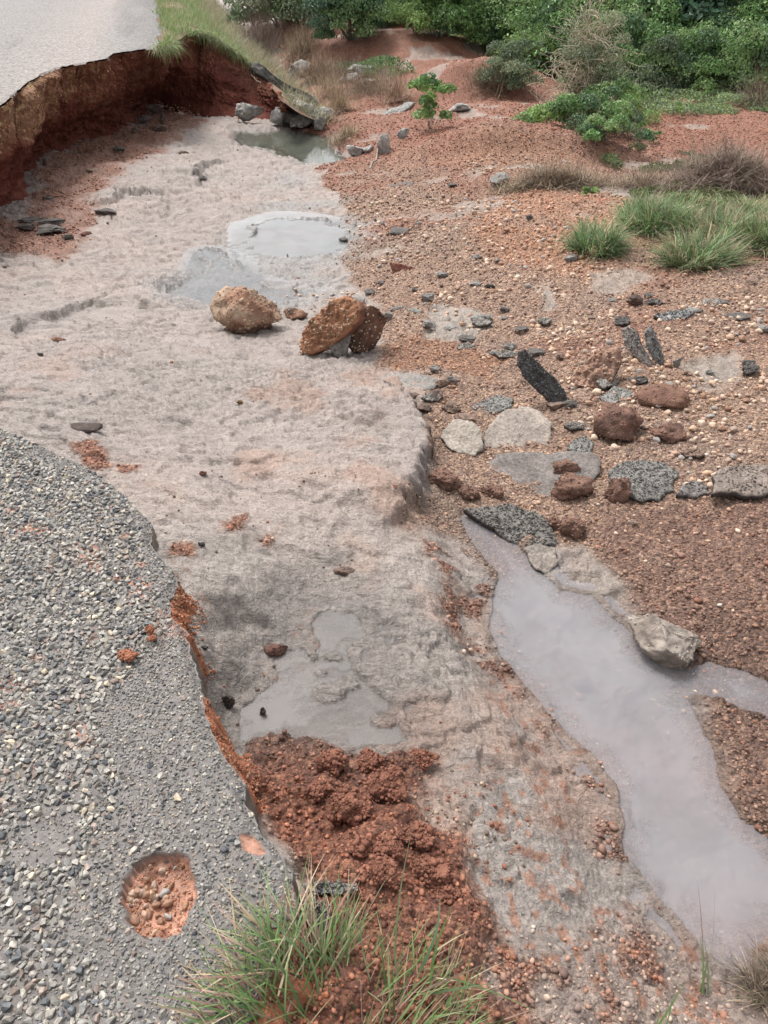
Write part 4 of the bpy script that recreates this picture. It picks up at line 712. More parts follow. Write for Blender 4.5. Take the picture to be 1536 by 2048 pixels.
rock('grey_rock', 'angular pale grey rock with a flat top at the right shore of the pool', 'rock', 1338, 1335, 142, 112, .95, 78, (.335,.285,.245), (.23,.19,.16), M_rock, 1.2, (.1, -.15), cuts=13, rough=.3, fine=.035, sink=.12, sub=5, cutd=(.35, .75), crumbs=120)
rock('grey_rock', 'small dark wet stone poking out of the milky pool', 'rock', 1168, 1382, 46, 22, .6, 75, (.13,.125,.12), (.09,.09,.09), M_rock, .4, cuts=7, sink=.0)
HEAP = [(662,1545,62,44,'reddish clod at the top of the crumbled heap'),(700,1650,90,74,'largest crumbly red clod in the middle of the heap'),(770,1600,90,56,'broad red clod right of the largest one'),(835,1700,72,60,'red clod with a flat top at the right side of the heap'),(780,1725,66,46,'round clod below the largest one'),(860,1770,84,56,'dark red clod at the right rim of the heap'),(775,1770,70,46,'clod behind the tall grass stem'),(720,1712,50,36,'small clod left of the round one'),(845,1535,56,36,'clod at the wet upper rim of the heap'),(640,1600,50,30,'low clod among the reddish gravel'),(900,1805,50,36,'outer clod near the dry grass stem'),(740,1545,60,40,'clod at the puddle edge')]
for k, (px, py, w_, h_, lb) in enumerate(HEAP):
    rock('soil_clod', lb, 'clod', px, py, w_, h_, .9, 80 + k, (.255,.115,.078), (.18,.08,.055), M_soil, k, cuts=4, rough=.34, fine=.15, crumbs=700, sink=.3, group='clods of the crumbled heap')
for k, (px, py, w_, h_, lb) in enumerate([(264,1357,42,22,'orange clod lying on the near road, larger of the two'),(308,1302,16,16,'tiny orange clod on the near road below the base crack'),(314,1322,16,10,'flat orange crumb beside the tiny clod')]):
    rock('soil_clod', lb, 'clod', px, py, w_, h_, .8, 100 + k, (.36,.15,.09), (.28,.12,.07), M_soil, k, cuts=3, fine=.08, crumbs=60, sink=.1).location.z = .012
for k, (px, py, w_, h_, rz_, lb, c_) in enumerate([(550,1310,50,16,0,'black and red asphalt fragment at the edge of the puddle',(.12,.06,.045)),(458,1416,26,42,-.7,'dark asphalt shard lying just off the broken road edge',(.09,.07,.06)),(690,1152,48,16,-.4,'curved brown crust fragment alone on the lower mud',(.16,.11,.085)),(526,1432,12,34,.1,'thin dark fragment left of the puddle',(.10,.07,.06)),(165,860,74,12,-.45,'long dark crust splinter beside the far end of the near road',(.11,.08,.07)),(115,684,30,12,.2,'brown leaf shaped fragment on the left mud',(.2,.1,.06)),(479,808,12,10,0,'tiny brown stone alone on the middle mud',(.22,.13,.06)),(405,951,14,9,0,'tiny dark red stone on the mud near the road',(.15,.06,.04)),(403,1092,12,8,0,'tiny black stone on the mud',(.06,.055,.055)),(415,1333,15,10,0,'black stone at the broken road edge',(.06,.055,.055))]):
    rock('crust_fragment', lb, 'fragment', px, py, w_, h_, .5, 110 + k, c_, tuple(np.array(c_) * .55), M_asph, 0, cuts=6, sink=.15, crumbs=20)
# scattered asphalt scraps
G_, D_, T_c = (.25,.235,.215), (.125,.11,.10), (.25,.175,.135)
SCR = [(885,555,28,12,G_),(953,520,16,12,G_),(995,525,14,10,G_),(950,573,24,10,G_),(980,577,22,12,D_),(855,603,26,20,G_),(858,660,26,20,G_),(957,650,32,16,G_),(970,640,30,14,G_),(1010,625,20,14,D_),(1008,640,16,8,G_),(1043,665,32,12,D_),(935,683,36,8,D_),(830,628,26,12,G_),(775,640,22,20,G_),(985,712,18,12,G_),(1073,713,36,12,D_),(1120,720,20,16,T_c),(1054,756,22,18,G_),(870,745,24,18,G_),(905,770,22,26,G_),(885,775,30,22,T_c),(1110,820,34,16,T_c),(1140,815,30,16,D_),(900,660,28,8,G_),(1142,525,28,18,G_),(1225,603,18,8,G_),(1300,596,20,10,D_),(1445,612,30,12,D_),(1500,735,30,18,D_),(1270,615,32,30,(.13,.09,.075)),(1352,735,16,28,G_),(1420,750,18,12,G_),(1530,665,24,16,G_),(1505,570,22,12,T_c),(1480,640,46,10,D_),(1390,625,36,10,G_),(1060,440,16,14,D_),(830,585,12,12,D_),(770,455,8,8,D_),(905,375,20,10,D_),(800,470,44,10,D_),(690,485,26,10,D_),(665,495,34,14,G_),(1020,700,26,16,G_),(715,610,30,16,G_),(740,590,24,12,D_),(760,570,16,10,D_),(930,590,20,10,T_c),(1180,640,20,10,T_c),(1265,1050,18,10,T_c),(1445,945,20,10,T_c),(1290,860,22,12,T_c),(1320,860,20,12,T_c),(905,820,28,20,T_c),(935,845,34,18,T_c),(870,800,34,20,(.16,.11,.09)),(850,825,30,18,(.16,.11,.09)),(825,795,28,14,(.16,.11,.09)),(900,880,20,12,T_c)]
for k, (px, py, w_, h_, c_) in enumerate(SCR):
    tone = 'dark' if c_ is D_ else 'grey' if c_ is G_ else 'brown'; wh = 'high on the gravel bank' if py < 500 else 'on the middle of the gravel bank' if py < 700 else 'around the broken slabs'
    rock('asphalt_fragment', '%s %s asphalt fragment %s' % ('long' if w_ > 2.6 * h_ else 'broad' if w_ > 26 else 'small', tone, where(px, py)), 'fragment', px, py, w_ * 1.05, h_ * .9, .8, 200 + k, c_, tuple(np.array(c_) * .7), M_asph, k, cuts=13, rough=.3, fine=.08, sink=.12, sub=3, smooth=False, group='%s fragments %s' % (tone, wh))
LFR = [(60,445,66,14,D_,'long dark crust plate, topmost of the stack on the left mud'),(48,463,44,18,D_,'short rounded crust plate at the left of the stack'),(98,470,62,20,D_,'thick dark crust plate at the bottom of the stack'),(135,480,22,14,D_,'small grey plate right of the stack'),(100,452,52,14,D_,'middle dark crust plate of the stack'),(170,472,26,12,(.15,.06,.04),'dark red crumb right of the stack'),(210,430,44,14,D_,'dark crust block under the lip of the clay ledge'),(240,308,26,14,D_,'dark stone alone at the foot of the cliff'),(288,242,30,14,D_,'black stone in the cliff corner'),(318,262,34,14,T_c,'brown flat stone below the cliff corner'),(270,265,20,14,T_c,'pale crumb left of the cliff corner stones'),(310,225,34,22,(.13,.10,.09),'brown block against the cliff corner'),(325,248,16,24,(.13,.1,.09),'narrow block right of the brown block'),(360,232,20,10,T_c,'small flat stone under the cliff'),(95,400,26,8,D_,'thin dark flake near the left cliff foot'),(400,362,30,12,D_,'dark crust under the broken clay lip'),(180,345,20,8,T_c,'tan flake at the cliff foot'),(365,312,26,8,T_c,'tan flake on the pale clay'),(12,537,20,5,D_,'dark flake at the left edge of the mud'),(80,712,12,10,D_,'dark pebble on the left mud')]
for k, (px, py, w_, h_, c_, lb) in enumerate(LFR):
    rock('crust_fragment', lb, 'fragment', px, py, w_, h_, .6, 300 + k, tuple(np.array(c_)), tuple(np.array(c_) * .6), M_asph, 0, cuts=12, rough=.3, fine=.08, sink=.2, sub=3, smooth=False)
# stones of the pothole
for k in range(40):
    a, b = 308 + rng.normal(0, 32), 1800 + rng.normal(0, 32); s_p = rng.uniform(8, 24) * (1.3 if k < 4 else 1)
    x, y = U(a, b, -.04); kk_ = [2, 6, 4, 14, 12, 3, 6, 12, 7, 14][k % 10]; o = bpy.data.objects.new('pothole_stone', pmesh[kk_]); COL.objects.link(o); s0 = s_p * 1.5 / FPX; zz = road_z(np.array([x]), np.array([y]))[0][0]
    o.location = (x, y, zz + s0 * .12); o.scale = (s0, s0 * rng.uniform(.7, 1.1), s0 * rng.uniform(.7, 1.2)); o.rotation_euler = (rng.normal(0, .7), rng.normal(0, .7), rng.uniform(0, 6)); tag(o, '%s %s stone lying in the %s of the round pothole' % ('large' if s_p > 19 else 'small' if s_p < 13 else 'middling', PN[kk_], ('far left part' if b < 1806 else 'near left part') if a < 306 else ('far right part' if b < 1806 else 'near right part')), 'stone', 'stones in the pothole')
# grey rocks near the broken culvert and beyond
GR1, GR2 = (.36, .345, .32), (.22, .21, .195)
for k, (px, py, w_, h_, lb) in enumerate([(572,252,34,26,'pale block at the lower left of the culvert rubble'),(606,256,40,24,'pale flat rock low in the middle of the rubble'),(645,238,36,18,'pale long stone at the upper right of the rubble'),(596,278,26,18,'small dark wet stone in front of the rubble'),(590,222,40,30,'pale grey rock on top of the culvert rubble'),(600,243,54,34,'broad grey rock in the middle of the culvert rubble'),(575,232,26,26,'small rock at the left of the culvert rubble'),(590,262,30,28,'cracked rock at the water edge below the rubble'),(612,272,30,34,'dark based rock standing in the far pool'),(628,250,34,18,'flat pale rock on the right of the rubble'),(640,266,22,22,'rounded rock at the right end of the rubble'),(556,250,26,26,'grey block against the cliff end'),(618,212,30,18,'pale rock tucked under the culvert lip'),(600,150,40,26,'pale rock in the dry grass above the culvert'),(700,165,34,16,'pale rock left in the far rock row'),(722,160,44,22,'largest pale rock of the far rock row'),(745,152,26,16,'small pale rock of the far rock row'),(735,178,40,14,'low rock in front of the far rock row'),(768,308,22,34,'upright grey rock beside the dead twigs'),(805,278,22,18,'grey rock under the leafy seedling'),(712,312,32,18,'pale flat rock between pool and dead twigs'),(735,302,18,14,'small rock near the flat one'),(1000,375,34,24,'grey stone standing at the end of the dry brush'),(920,232,36,14,'pale stone behind the leafy seedling'),(498,252,46,30,'dark wet rock shelf at the left of the far pool')]):
    rock('grey_rock', lb, 'rock', px, py, w_ * 1.3, h_ * 1.35, .8, 400 + k, GR1, GR2, M_rock, k, cuts=12, rough=.25, fine=.06, sink=.15, sub=4, minz=(FAR_Z - .03 if px > 540 and px < 660 and py > 225 else None), group='grey rocks of the washed-out culvert')
slab('concrete_plank', 'long pale grey stone plank lying on the sand behind the far pool', 'stone plank', [(752,240),(775,222),(812,203),(830,205),(815,218),(785,232),(765,244)], None, (0, -.35, 1), .08, .08, (.33,.32,.30), (.16,.15,.14), M_rock, seed=50, relief=.01)
slab('culvert_lip', 'dark sagging slab of broken culvert apron at the end of the red cliff', 'culvert slab', [(498,130),(512,122),(545,147),(575,166),(606,182),(634,200),(630,210),(604,203),(586,194),(560,177),(530,157),(506,144)], (600,215), (-.1, -.75, .65), .45, .09, (.12,.112,.10), (.07,.065,.06), M_rock, .06, .03, seed=51)
slab('culvert_lip', 'pale leaning slab under the dark culvert apron', 'culvert slab', [(542,176),(556,182),(578,204),(572,216),(556,214),(545,200)], (562,228), (-.2, -.8, .4), .10, .06, (.24,.165,.13), (.14,.12,.11), M_rock, .06, .02, seed=52)
#@@PART3
# ================================================================== vegetation
def blades(P, ln, wd, head, lean, bend, colr, segs=4, tipc=None):
    """curved grass blades; P foot points, head compass direction, lean start tilt, bend extra tilt at the tip"""
    n = len(P); t = np.linspace(0, 1, segs + 1); ang = lean[:, None] + bend[:, None] * t[None]; st = ln[:, None] / segs
    r_ = np.cumsum(np.sin(ang) * st, 1) - np.sin(ang[:, :1]) * st; h_ = np.cumsum(np.cos(ang) * st, 1) - np.cos(ang[:, :1]) * st
    cx, cy = np.cos(head)[:, None], np.sin(head)[:, None]; X_ = P[:, 0:1] + r_ * cx; Y_ = P[:, 1:2] + r_ * cy; Z_ = P[:, 2:3] + h_
    tw = np.random.default_rng(len(P)).uniform(-.9, .9, n)[:, None]; sx, sy = -cy * np.cos(tw) + cx * np.sin(tw) * .5, cx * np.cos(tw) + cy * np.sin(tw) * .5
    wdt = wd[:, None] * .5 * (1 - t[None] ** 1.6 * .93) * np.minimum(1, .45 + t * 3)[None]
    A = np.stack([X_ - sx * wdt, Y_ - sy * wdt, Z_], 2); B = np.stack([X_ + sx * wdt, Y_ + sy * wdt, Z_], 2); V = np.stack([A, B], 2).reshape(-1, 3)
    base = np.arange(n)[:, None] * (segs + 1) * 2 + np.arange(segs)[None] * 2; base = base.ravel(); F = np.stack([base, base + 1, base + 3, base + 2], 1)
    tc_ = colr if tipc is None else tipc; C = colr[:, None] * (1 - t[None, :, None] ** 2) + tc_[:, None] * t[None, :, None] ** 2; C = np.repeat(C.reshape(-1, 3), 2, 0); return V, F, C
def joinm(L_):
    Vs, Fs, Cs = [], [], []; o = 0
    for v, f, c in L_: Vs.append(v); Fs.append(f + o); Cs.append(c); o += len(v)
    return np.vstack(Vs), np.vstack(Fs), np.vstack(Cs)
GRN = [(.13,.22,.07), (.17,.27,.10), (.10,.17,.065), (.22,.31,.13), (.20,.24,.11)]; STRAW = [(.38,.30,.19), (.30,.23,.16), (.45,.37,.25), (.25,.17,.13)]; RUST = [(.28,.17,.14), (.34,.24,.19), (.22,.13,.10)]
DRYB = [(.24,.18,.14), (.17,.125,.10), (.32,.25,.19), (.13,.095,.08)]
def tuft(n, rad, ln, wd, r, pal, lean=(.05, .5), bend=(.3, 1.3), hd=None, ry=None):
    a = r.uniform(0, 6.28, n); q = np.sqrt(r.random(n)) * rad; P = np.stack([q * np.cos(a), q * np.sin(a) * (ry or 1), np.full(n, -.01)], 1); head = a + r.normal(0, .7, n) if hd is None else r.normal(hd, .8, n)
    c = pick(pal, [1] * len(pal), n, .15, r); return blades(P, ln * r.uniform(.45, 1.1, n), wd * r.uniform(.6, 1.2, n), head, r.uniform(*lean, n) * (.4 + q / rad), r.uniform(*bend, n), c, tipc=c * 1.15)
def place_on(V, x0, y0, zf): V = V.copy(); V[:, 2] += zf(V[:, 0] * 0 + x0 + 0 * V[:, 0], V[:, 1] * 0 + y0) * 0; return V
# foreground tuft at the foot of the picture
r = np.random.default_rng(51)
fx, fy = U(700, 2150, -.15); fz = -.17
t_ = empty('grass_tuft', (fx, fy, fz), 'green grass tuft with long thin blades in the bottom foreground', 'grass tuft')
L_ = [tuft(1000, .21, .17, .0048, r, GRN + [(.24,.24,.14)], (.05, .9), (.3, 1.3)), tuft(420, .22, .15, .0038, r, GRN[:3], (.3, 1.2), (.2, .9))]
def onroad(V, nb=10):
    B = V.reshape(-1, nb, 3); x_, y_ = B[:, 0, 0] + fx, B[:, 0, 1] + fy; up = (ex_at(y_) > x_ - .12) & (y_ > ys[0]); B = B.copy(); B[up, :, 2] += (-fz + .004) * np.clip(1.0 - (x_ - ex_at(y_)) / .13, .25, 1)[up][:, None]; return B.reshape(-1, 3)
V, F, C = joinm(L_); mk('green_blades', onroad(V), F, M_grass, C, parent=t_)
V, F, C = joinm([tuft(1100, .24, .15, .004, r, RUST + STRAW, (.3, 1.3), (.2, .9)), tuft(260, .26, .14, .005, r, STRAW, (.8, 1.5), (.1, .5))]); mk('dry_blades', onroad(V), F, M_dry, C, parent=t_)
def longb(pts3, w_, c0, c1):
    """one long blade along px points at given heights above the foot"""
    P = np.array(pts3); n = len(P); t = np.linspace(0, 1, n); d = np.gradient(P, axis=0); s_ = np.cross(d, np.array([0, -.6, .8])); s_ /= np.linalg.norm(s_, axis=1)[:, None]; ww = (w_ * .5 * (1 - t ** 1.8 * .9))[:, None]
    V = np.stack([P - s_ * ww, P + s_ * ww], 1).reshape(-1, 3); b = np.arange(n - 1) * 2; F = np.stack([b, b + 1, b + 3, b + 2], 1); C = np.repeat(np.array(c0)[None] * (1 - t[:, None]) + np.array(c1)[None] * t[:, None], 2, 0); return V, F, C
def arc(a, b, h0, h1, sag=0, n=14):
    """from px a at height h0 to px b at height h1 (world heights)"""
    A = np.array([*U(*a, h0), h0]); B = np.array([*U(*b, h1), h1]); t = np.linspace(0, 1, n)[:, None]; side = np.array([1.0, .2, 0]); P = A * (1 - t) + B * t; return P + side * (np.sin(t * np.pi) * sag) + np.array([0, 0, 1.]) * np.sin(t * np.pi) * abs(sag) * .3
LB = [((790,1960),(825,1655),-.15,.16,-.01,.0045,(.2,.30,.14),(.34,.33,.2)),((700,1960),(560,1860),-.15,.06,.012,.005,(.13,.25,.10),(.2,.34,.17)),((600,1990),(465,1810),-.15,.10,.01,.006,(.16,.29,.13),(.22,.36,.2)),((560,2010),(330,1985),-.15,.0,.0,.005,(.13,.25,.11),(.2,.32,.17)),
 ((640,1980),(540,1840),-.15,.12,.01,.006,(.16,.28,.13),(.2,.34,.18)),((570,2040),(395,1925),-.15,.06,.01,.005,(.15,.28,.13),(.19,.32,.16)),((860,1980),(905,1810),-.15,.08,-.01,.006,(.17,.31,.10),(.2,.34,.12)),((830,1960),(880,1790),-.15,.12,.015,.007,(.16,.28,.14),(.24,.34,.22)),
 ((850,1990),(990,1965),-.15,.0,-.01,.005,(.16,.26,.12),(.22,.34,.18)),((800,2000),(975,1925),-.15,-.04,.01,.006,(.32,.24,.18),(.3,.2,.15)),((690,1990),(655,1900),-.15,.02,.01,.005,(.3,.2,.16),(.25,.16,.12)),((935,1830),(932,1760),-.15,-.06,0,.0025,(.4,.25,.2),(.4,.25,.2)),((520,2040),(380,1960),-.12,.05,.01,.005,(.16,.28,.12),(.2,.32,.16)),((560,2048),(440,1900),-.12,.09,.012,.006,(.15,.27,.12),(.2,.34,.17)),((610,2048),(500,1850),-.12,.10,.012,.006,(.16,.28,.12),(.22,.34,.17)),((480,2060),(350,2010),-.1,.03,.01,.005,(.16,.26,.12),(.22,.3,.16)),((640,2020),(590,1850),-.12,.10,.01,.005,(.18,.3,.12),(.22,.34,.17)),((500,2048),(430,1960),-.15,.05,.01,.004,(.2,.26,.15),(.25,.3,.2)),((880,1950),(1085,2030),-.15,-.1,.01,.004,(.15,.22,.1),(.2,.26,.12)),((750,1990),(720,1790),-.15,.12,-.01,.003,(.22,.28,.15),(.25,.3,.18))]
V, F, C = joinm([longb(arc(a, b, h0, h1, sg), w_, c0, c1) for a, b, h0, h1, sg, w_, c0, c1 in LB]); o = mk('long_blades', V, F, M_grass, C, parent=t_); o.matrix_parent_inverse = Matrix.Translation((-fx, -fy, -fz))
def stalks(lb, pts, base, seed, grp=None):
    r = np.random.default_rng(seed); x, y, z = PG(*base); L2 = []
    for (bx, by, tx, ty, h1, w_, c0) in pts: L2.append(longb(arc((bx, by), (tx, ty), z, z + h1, .004), w_, c0, np.array(c0) * 1.1))
    V, F, C = joinm(L2); V = V - np.array([x, y, z]); o = mk('grass_stalks', V, F, M_grass, C); o.location = (x, y, z); tag(o, lb, 'grass stalks', grp)
stalks('thin grass stalks standing at the edge of the milky pool, right foreground', [(1408,1990,1395,1760,.16,.0028,(.22,.17,.13)),(1412,1990,1430,1780,.15,.002,(.3,.3,.26)),(1405,1990,1400,1870,.1,.005,(.2,.27,.12)),(1400,1985,1415,1900,.08,.005,(.2,.26,.13)),(1416,1990,1408,1880,.09,.004,(.18,.25,.11))], (1408,1990), 61)
stalks('sparse green and brown blades rising from the reddish pebbles at the bottom edge', [(1290,2060,1260,1960,.05,.003,(.3,.22,.16)),(1310,2060,1370,1960,.07,.005,(.18,.28,.10)),(1310,2060,1318,2000,.04,.004,(.25,.28,.16)),(1325,2070,1345,1990,.05,.004,(.16,.26,.10))], (1310,2048), 62)
def tuft_thing(lb, cat, base, rad_px, ln, n, seed, pal, dry=.25, wd=.0095, lean=(.1, .8), bend=(.4, 1.4), grp=None, drypal=STRAW, ry=None, name='grass_tuft'):
    r = np.random.default_rng(seed); x, y, z = PG(*base); rad = rad_px * cdepth(x, y, z) / FPX; t_ = empty(name, (x, y, z), lb, cat, grp)
    def dz(V):
        g0 = GZ(V[:, 0] + x, V[:, 1] + y) - z; V = V.copy(); V[:, 2] += np.clip(g0, -.25, .3) * 1.0; return V
    for nm, nn, pl2, mt in (('green_blades', int(n * (1 - dry)), pal, M_grass), ('dry_blades', int(n * dry), drypal, M_dry)):
        if nn < 5: continue
        a = r.uniform(0, 6.28, nn); q = np.sqrt(r.random(nn)) * rad; ff = fbm(q * np.cos(a) + x, q * np.sin(a) + y, 3 / max(rad, .2), 2, seed); a, q = a[ff > -.35], q[ff > -.35]; nn = len(a)
        P = np.stack([q * np.cos(a), q * np.sin(a) * (ry or 1), np.zeros(nn)], 1); P[:, 2] = np.clip(GZ(P[:, 0] + x, P[:, 1] + y) - z, -.3, .4) - .01
        cl = fbm(P[:, 0], P[:, 1], 2.5 / rad, 3, seed + 3)[:, None]; c = pick(pl2, [1] * len(pl2), nn, .15, r) * (1 + .35 * cl); hv = a + r.normal(0, .9, nn) + fbm(P[:, 0], P[:, 1], 1.5 / rad, 2, seed + 9) * 1.5
        V, F, C = blades(P, ln * r.uniform(.3, 1.25, nn) * (.75 + .25 * (1 - q / rad)), wd * r.uniform(.6, 1.2, nn), hv, r.uniform(*lean, nn) * (.35 + q / rad), r.uniform(*bend, nn), c, tipc=c * 1.15); mk(nm, V, F, mt, C, parent=t_)
    return t_
GR_F = [(.12,.21,.075), (.16,.26,.10), (.20,.31,.14), (.09,.15,.06), (.24,.30,.17)]
tuft_thing('small round green grass tuft at the left of the grass patch on the bank', 'grass tuft', (1190,498), 46, .32, 2200, 71, GR_F, .15)
for k, (lb, b, rp, ln, n, dr) in enumerate([('bright green grass clump at the left front of the big grass patch', (1310,450), 70, .32, 3000, .2),('hanging grass clump with dry ends at the front lip of the big patch', (1395,528), 62, .34, 2600, .35),('wide grey green grass clump in the middle of the big patch', (1450,480), 90, .34, 3600, .4),('grass clump at the right picture edge of the big patch', (1540,490), 80, .34, 3000, .3),('dark grass clump behind the bright one, below the dry heap', (1375,425), 100, .2, 2600, .35),('grass clump on the right below the dry heap', (1500,425), 100, .2, 2600, .45)]):
    tuft_thing(lb, 'grass tuft', b, rp, ln, n, 80 + k, GR_F, dr, grp='clumps of the big grass patch', ry=.85)
tuft_thing('dark dry tuft in the bottom right corner by the pool', 'grass tuft', (1560,1990), 60, .12, 1100, 90, [(.12,.12,.06), (.17,.15,.09)], .75, .003, drypal=DRYB)
# tubes
def tube(pts, r0, r1, ns=5):
    P = np.array(pts, float); n = len(P); d = np.gradient(P, axis=0); d /= np.linalg.norm(d, axis=1)[:, None] + 1e-9; up = np.array([0.13, .31, .94]); a = np.cross(d, up); a /= np.linalg.norm(a, axis=1)[:, None] + 1e-9; b = np.cross(d, a); rr_ = np.linspace(r0, r1, n)[:, None, None]
    t = np.linspace(0, 2 * np.pi, ns, endpoint=False); V = (P[:, None] + (a[:, None] * np.cos(t)[None, :, None] + b[:, None] * np.sin(t)[None, :, None]) * rr_).reshape(-1, 3); i = np.arange(n - 1)[:, None] * ns; j = np.arange(ns)[None]; k = (j + 1) % ns
    return V, np.stack([i + j, i + k, i + ns + k, i + ns + j], 2).reshape(-1, 4)
def limbs(P0, n, ln, r, spread=.7, rad=.02, up=1.0, wob=.12, curl=0):
    out = []
    for _ in range(n):
        a = r.uniform(0, 6.28); d = np.array([math.cos(a) * spread * r.uniform(.2, 1), math.sin(a) * spread * r.uniform(.2, 1), up]); d /= np.linalg.norm(d); p = np.array(P0, float) + r.normal(0, .02, 3) * [1, 1, 0]; pts = [p]; L = ln * r.uniform(.6, 1.1)
        for k in range(6): d = d + r.normal(0, wob, 3) + np.array([0, 0, -curl]); d /= np.linalg.norm(d); p = p + d * L / 6; pts.append(p)
        out.append((np.array(pts), rad * r.uniform(.6, 1)))
    return out
def tubes(Ls, c1, ns=5, tip=.3):
    return joinm([(lambda v, f: (v, f, np.tile(np.array(c1) * random.uniform(.75, 1.2), (len(v), 1))))(*tube(p, rd, rd * tip, ns)) for p, rd in Ls])
def leaves(P, Nn, sz, c, r, asp=.5, fold=.25):
    """folded leaves of two faces each"""
    n = len(P); Nn = Nn / (np.linalg.norm(Nn, axis=1)[:, None] + 1e-9); rv = r.normal(size=(n, 3)); u = np.cross(Nn, rv); u /= np.linalg.norm(u, axis=1)[:, None] + 1e-9; u[:, 2] -= .35; u /= np.linalg.norm(u, axis=1)[:, None]; v = np.cross(Nn, u); v /= np.linalg.norm(v, axis=1)[:, None] + 1e-9; s_ = sz[:, None]
    A = P - u * s_ * .5; B = P + u * s_ * .5 ; Lf = P + v * s_ * asp * .5 + Nn * s_ * fold * .5 - u * s_ * .06; Rt = P - v * s_ * asp * .5 + Nn * s_ * fold * .5 - u * s_ * .06
    V = np.stack([A, Lf, B, Rt], 1).reshape(-1, 3); b = np.arange(n)[:, None] * 4; F = np.vstack([b + [[0, 1, 2]], b + [[0, 2, 3]]]); return V, F, np.repeat(c, 4, 0)
def crown(r, rx, ry, h, nl, leaf, pal, n, z0=.1, asp=.5, lobr=(.28, .5)):
    """leaf lobes gathered over a rounded volume whose outline stays uneven"""
    Ps, Ns, Cs, Sz = [], [], [], []
    for k in range(nl):
        a = r.uniform(0, 6.28); q = math.sqrt(r.random()); t = r.random(); rh = math.sqrt(max(.08, 1 - (t * 1.05 - .15) ** 2)); c0 = np.array([rx * q * math.cos(a) * rh, ry * q * math.sin(a) * rh, z0 + h * t * .85 + .05 * h]); R0 = r.uniform(*lobr) * min(rx, ry, h) * 1.0
        m = int(n / nl * r.uniform(.6, 1.4)); d = r.normal(size=(m, 3)); d /= np.linalg.norm(d, axis=1)[:, None]; d[:, 2] = np.abs(d[:, 2]) * 1.2 - .35; P = c0 + d * (R0 * r.uniform(.55, 1.08, (m, 1))) * np.array([1.1, 1.1, .85]); base = np.array(pal[r.integers(0, len(pal))])
        Ps.append(P); Ns.append(d + r.normal(0, .45, (m, 3)) + [0, -.25, .35]); Cs.append(base * r.lognormal(0, .22, (m, 1)) * (1 + r.normal(0, .06, (m, 3)))); Sz.append(leaf * r.uniform(.6, 1.25, m))
    P = np.vstack(Ps); ok = P[:, 2] > .02; P = P[ok]; return leaves(P, np.vstack(Ns)[ok], np.concatenate(Sz)[ok], np.vstack(Cs)[ok], r, asp)
DKG = [(.065,.13,.065), (.095,.175,.08), (.13,.22,.095), (.085,.155,.095), (.19,.28,.12)]; MDG = [(.13,.23,.08), (.17,.29,.10), (.11,.19,.09), (.23,.34,.13)]; YLG = [(.24,.36,.11), (.29,.41,.14), (.17,.28,.09)]; GYG = [(.19,.25,.14), (.25,.30,.18), (.15,.20,.12), (.31,.33,.21)]
def shrub_proto(seed, rx, ry, h, nl, leaf, pal, n, tr=.05, name='shrub', stems=4, z0=.1, asp=.5, barkc=(.16,.12,.09)):
    r = np.random.default_rng(seed); root = bpy.data.objects.new(name, None); COL.objects.link(root)
    V, F, C = tubes(limbs((0, 0, -.05), stems, h * .8, r, .8, tr), barkc); mk('trunk' if name == 'tree' else 'stem', V, F, M_bark, C, parent=root)
    V, F, C = crown(r, rx, ry, h, nl, leaf, pal, n, z0, asp); mk('crown' if name == 'tree' else 'foliage', V, F, M_leaf, C, smooth=False, parent=root); return root
def dup(root, name):
    c = root.copy(); c.name = name; COL.objects.link(c)
    for ch in list(root.children): d = ch.copy(); COL.objects.link(d); d.parent = c
    return c
protos = {'dark': shrub_proto(1, 2.2, 1.6, 3.0, 46, .17, DKG, 15000, .08, 'tree'), 'dark2': shrub_proto(2, 2.0, 1.7, 3.4, 44, .19, DKG[1:], 14000, .08, 'tree'), 'mid': shrub_proto(3, 1.7, 1.3, 2.0, 34, .12, MDG, 12000, .05, 'tree'), 'light': shrub_proto(4, 1.3, 1.0, 1.4, 26, .09, YLG, 9000, .03, 'tree'), 'grey': shrub_proto(5, 1.1, .9, 1.3, 24, .08, GYG, 8000, .03, 'tree')}
used_p = set()
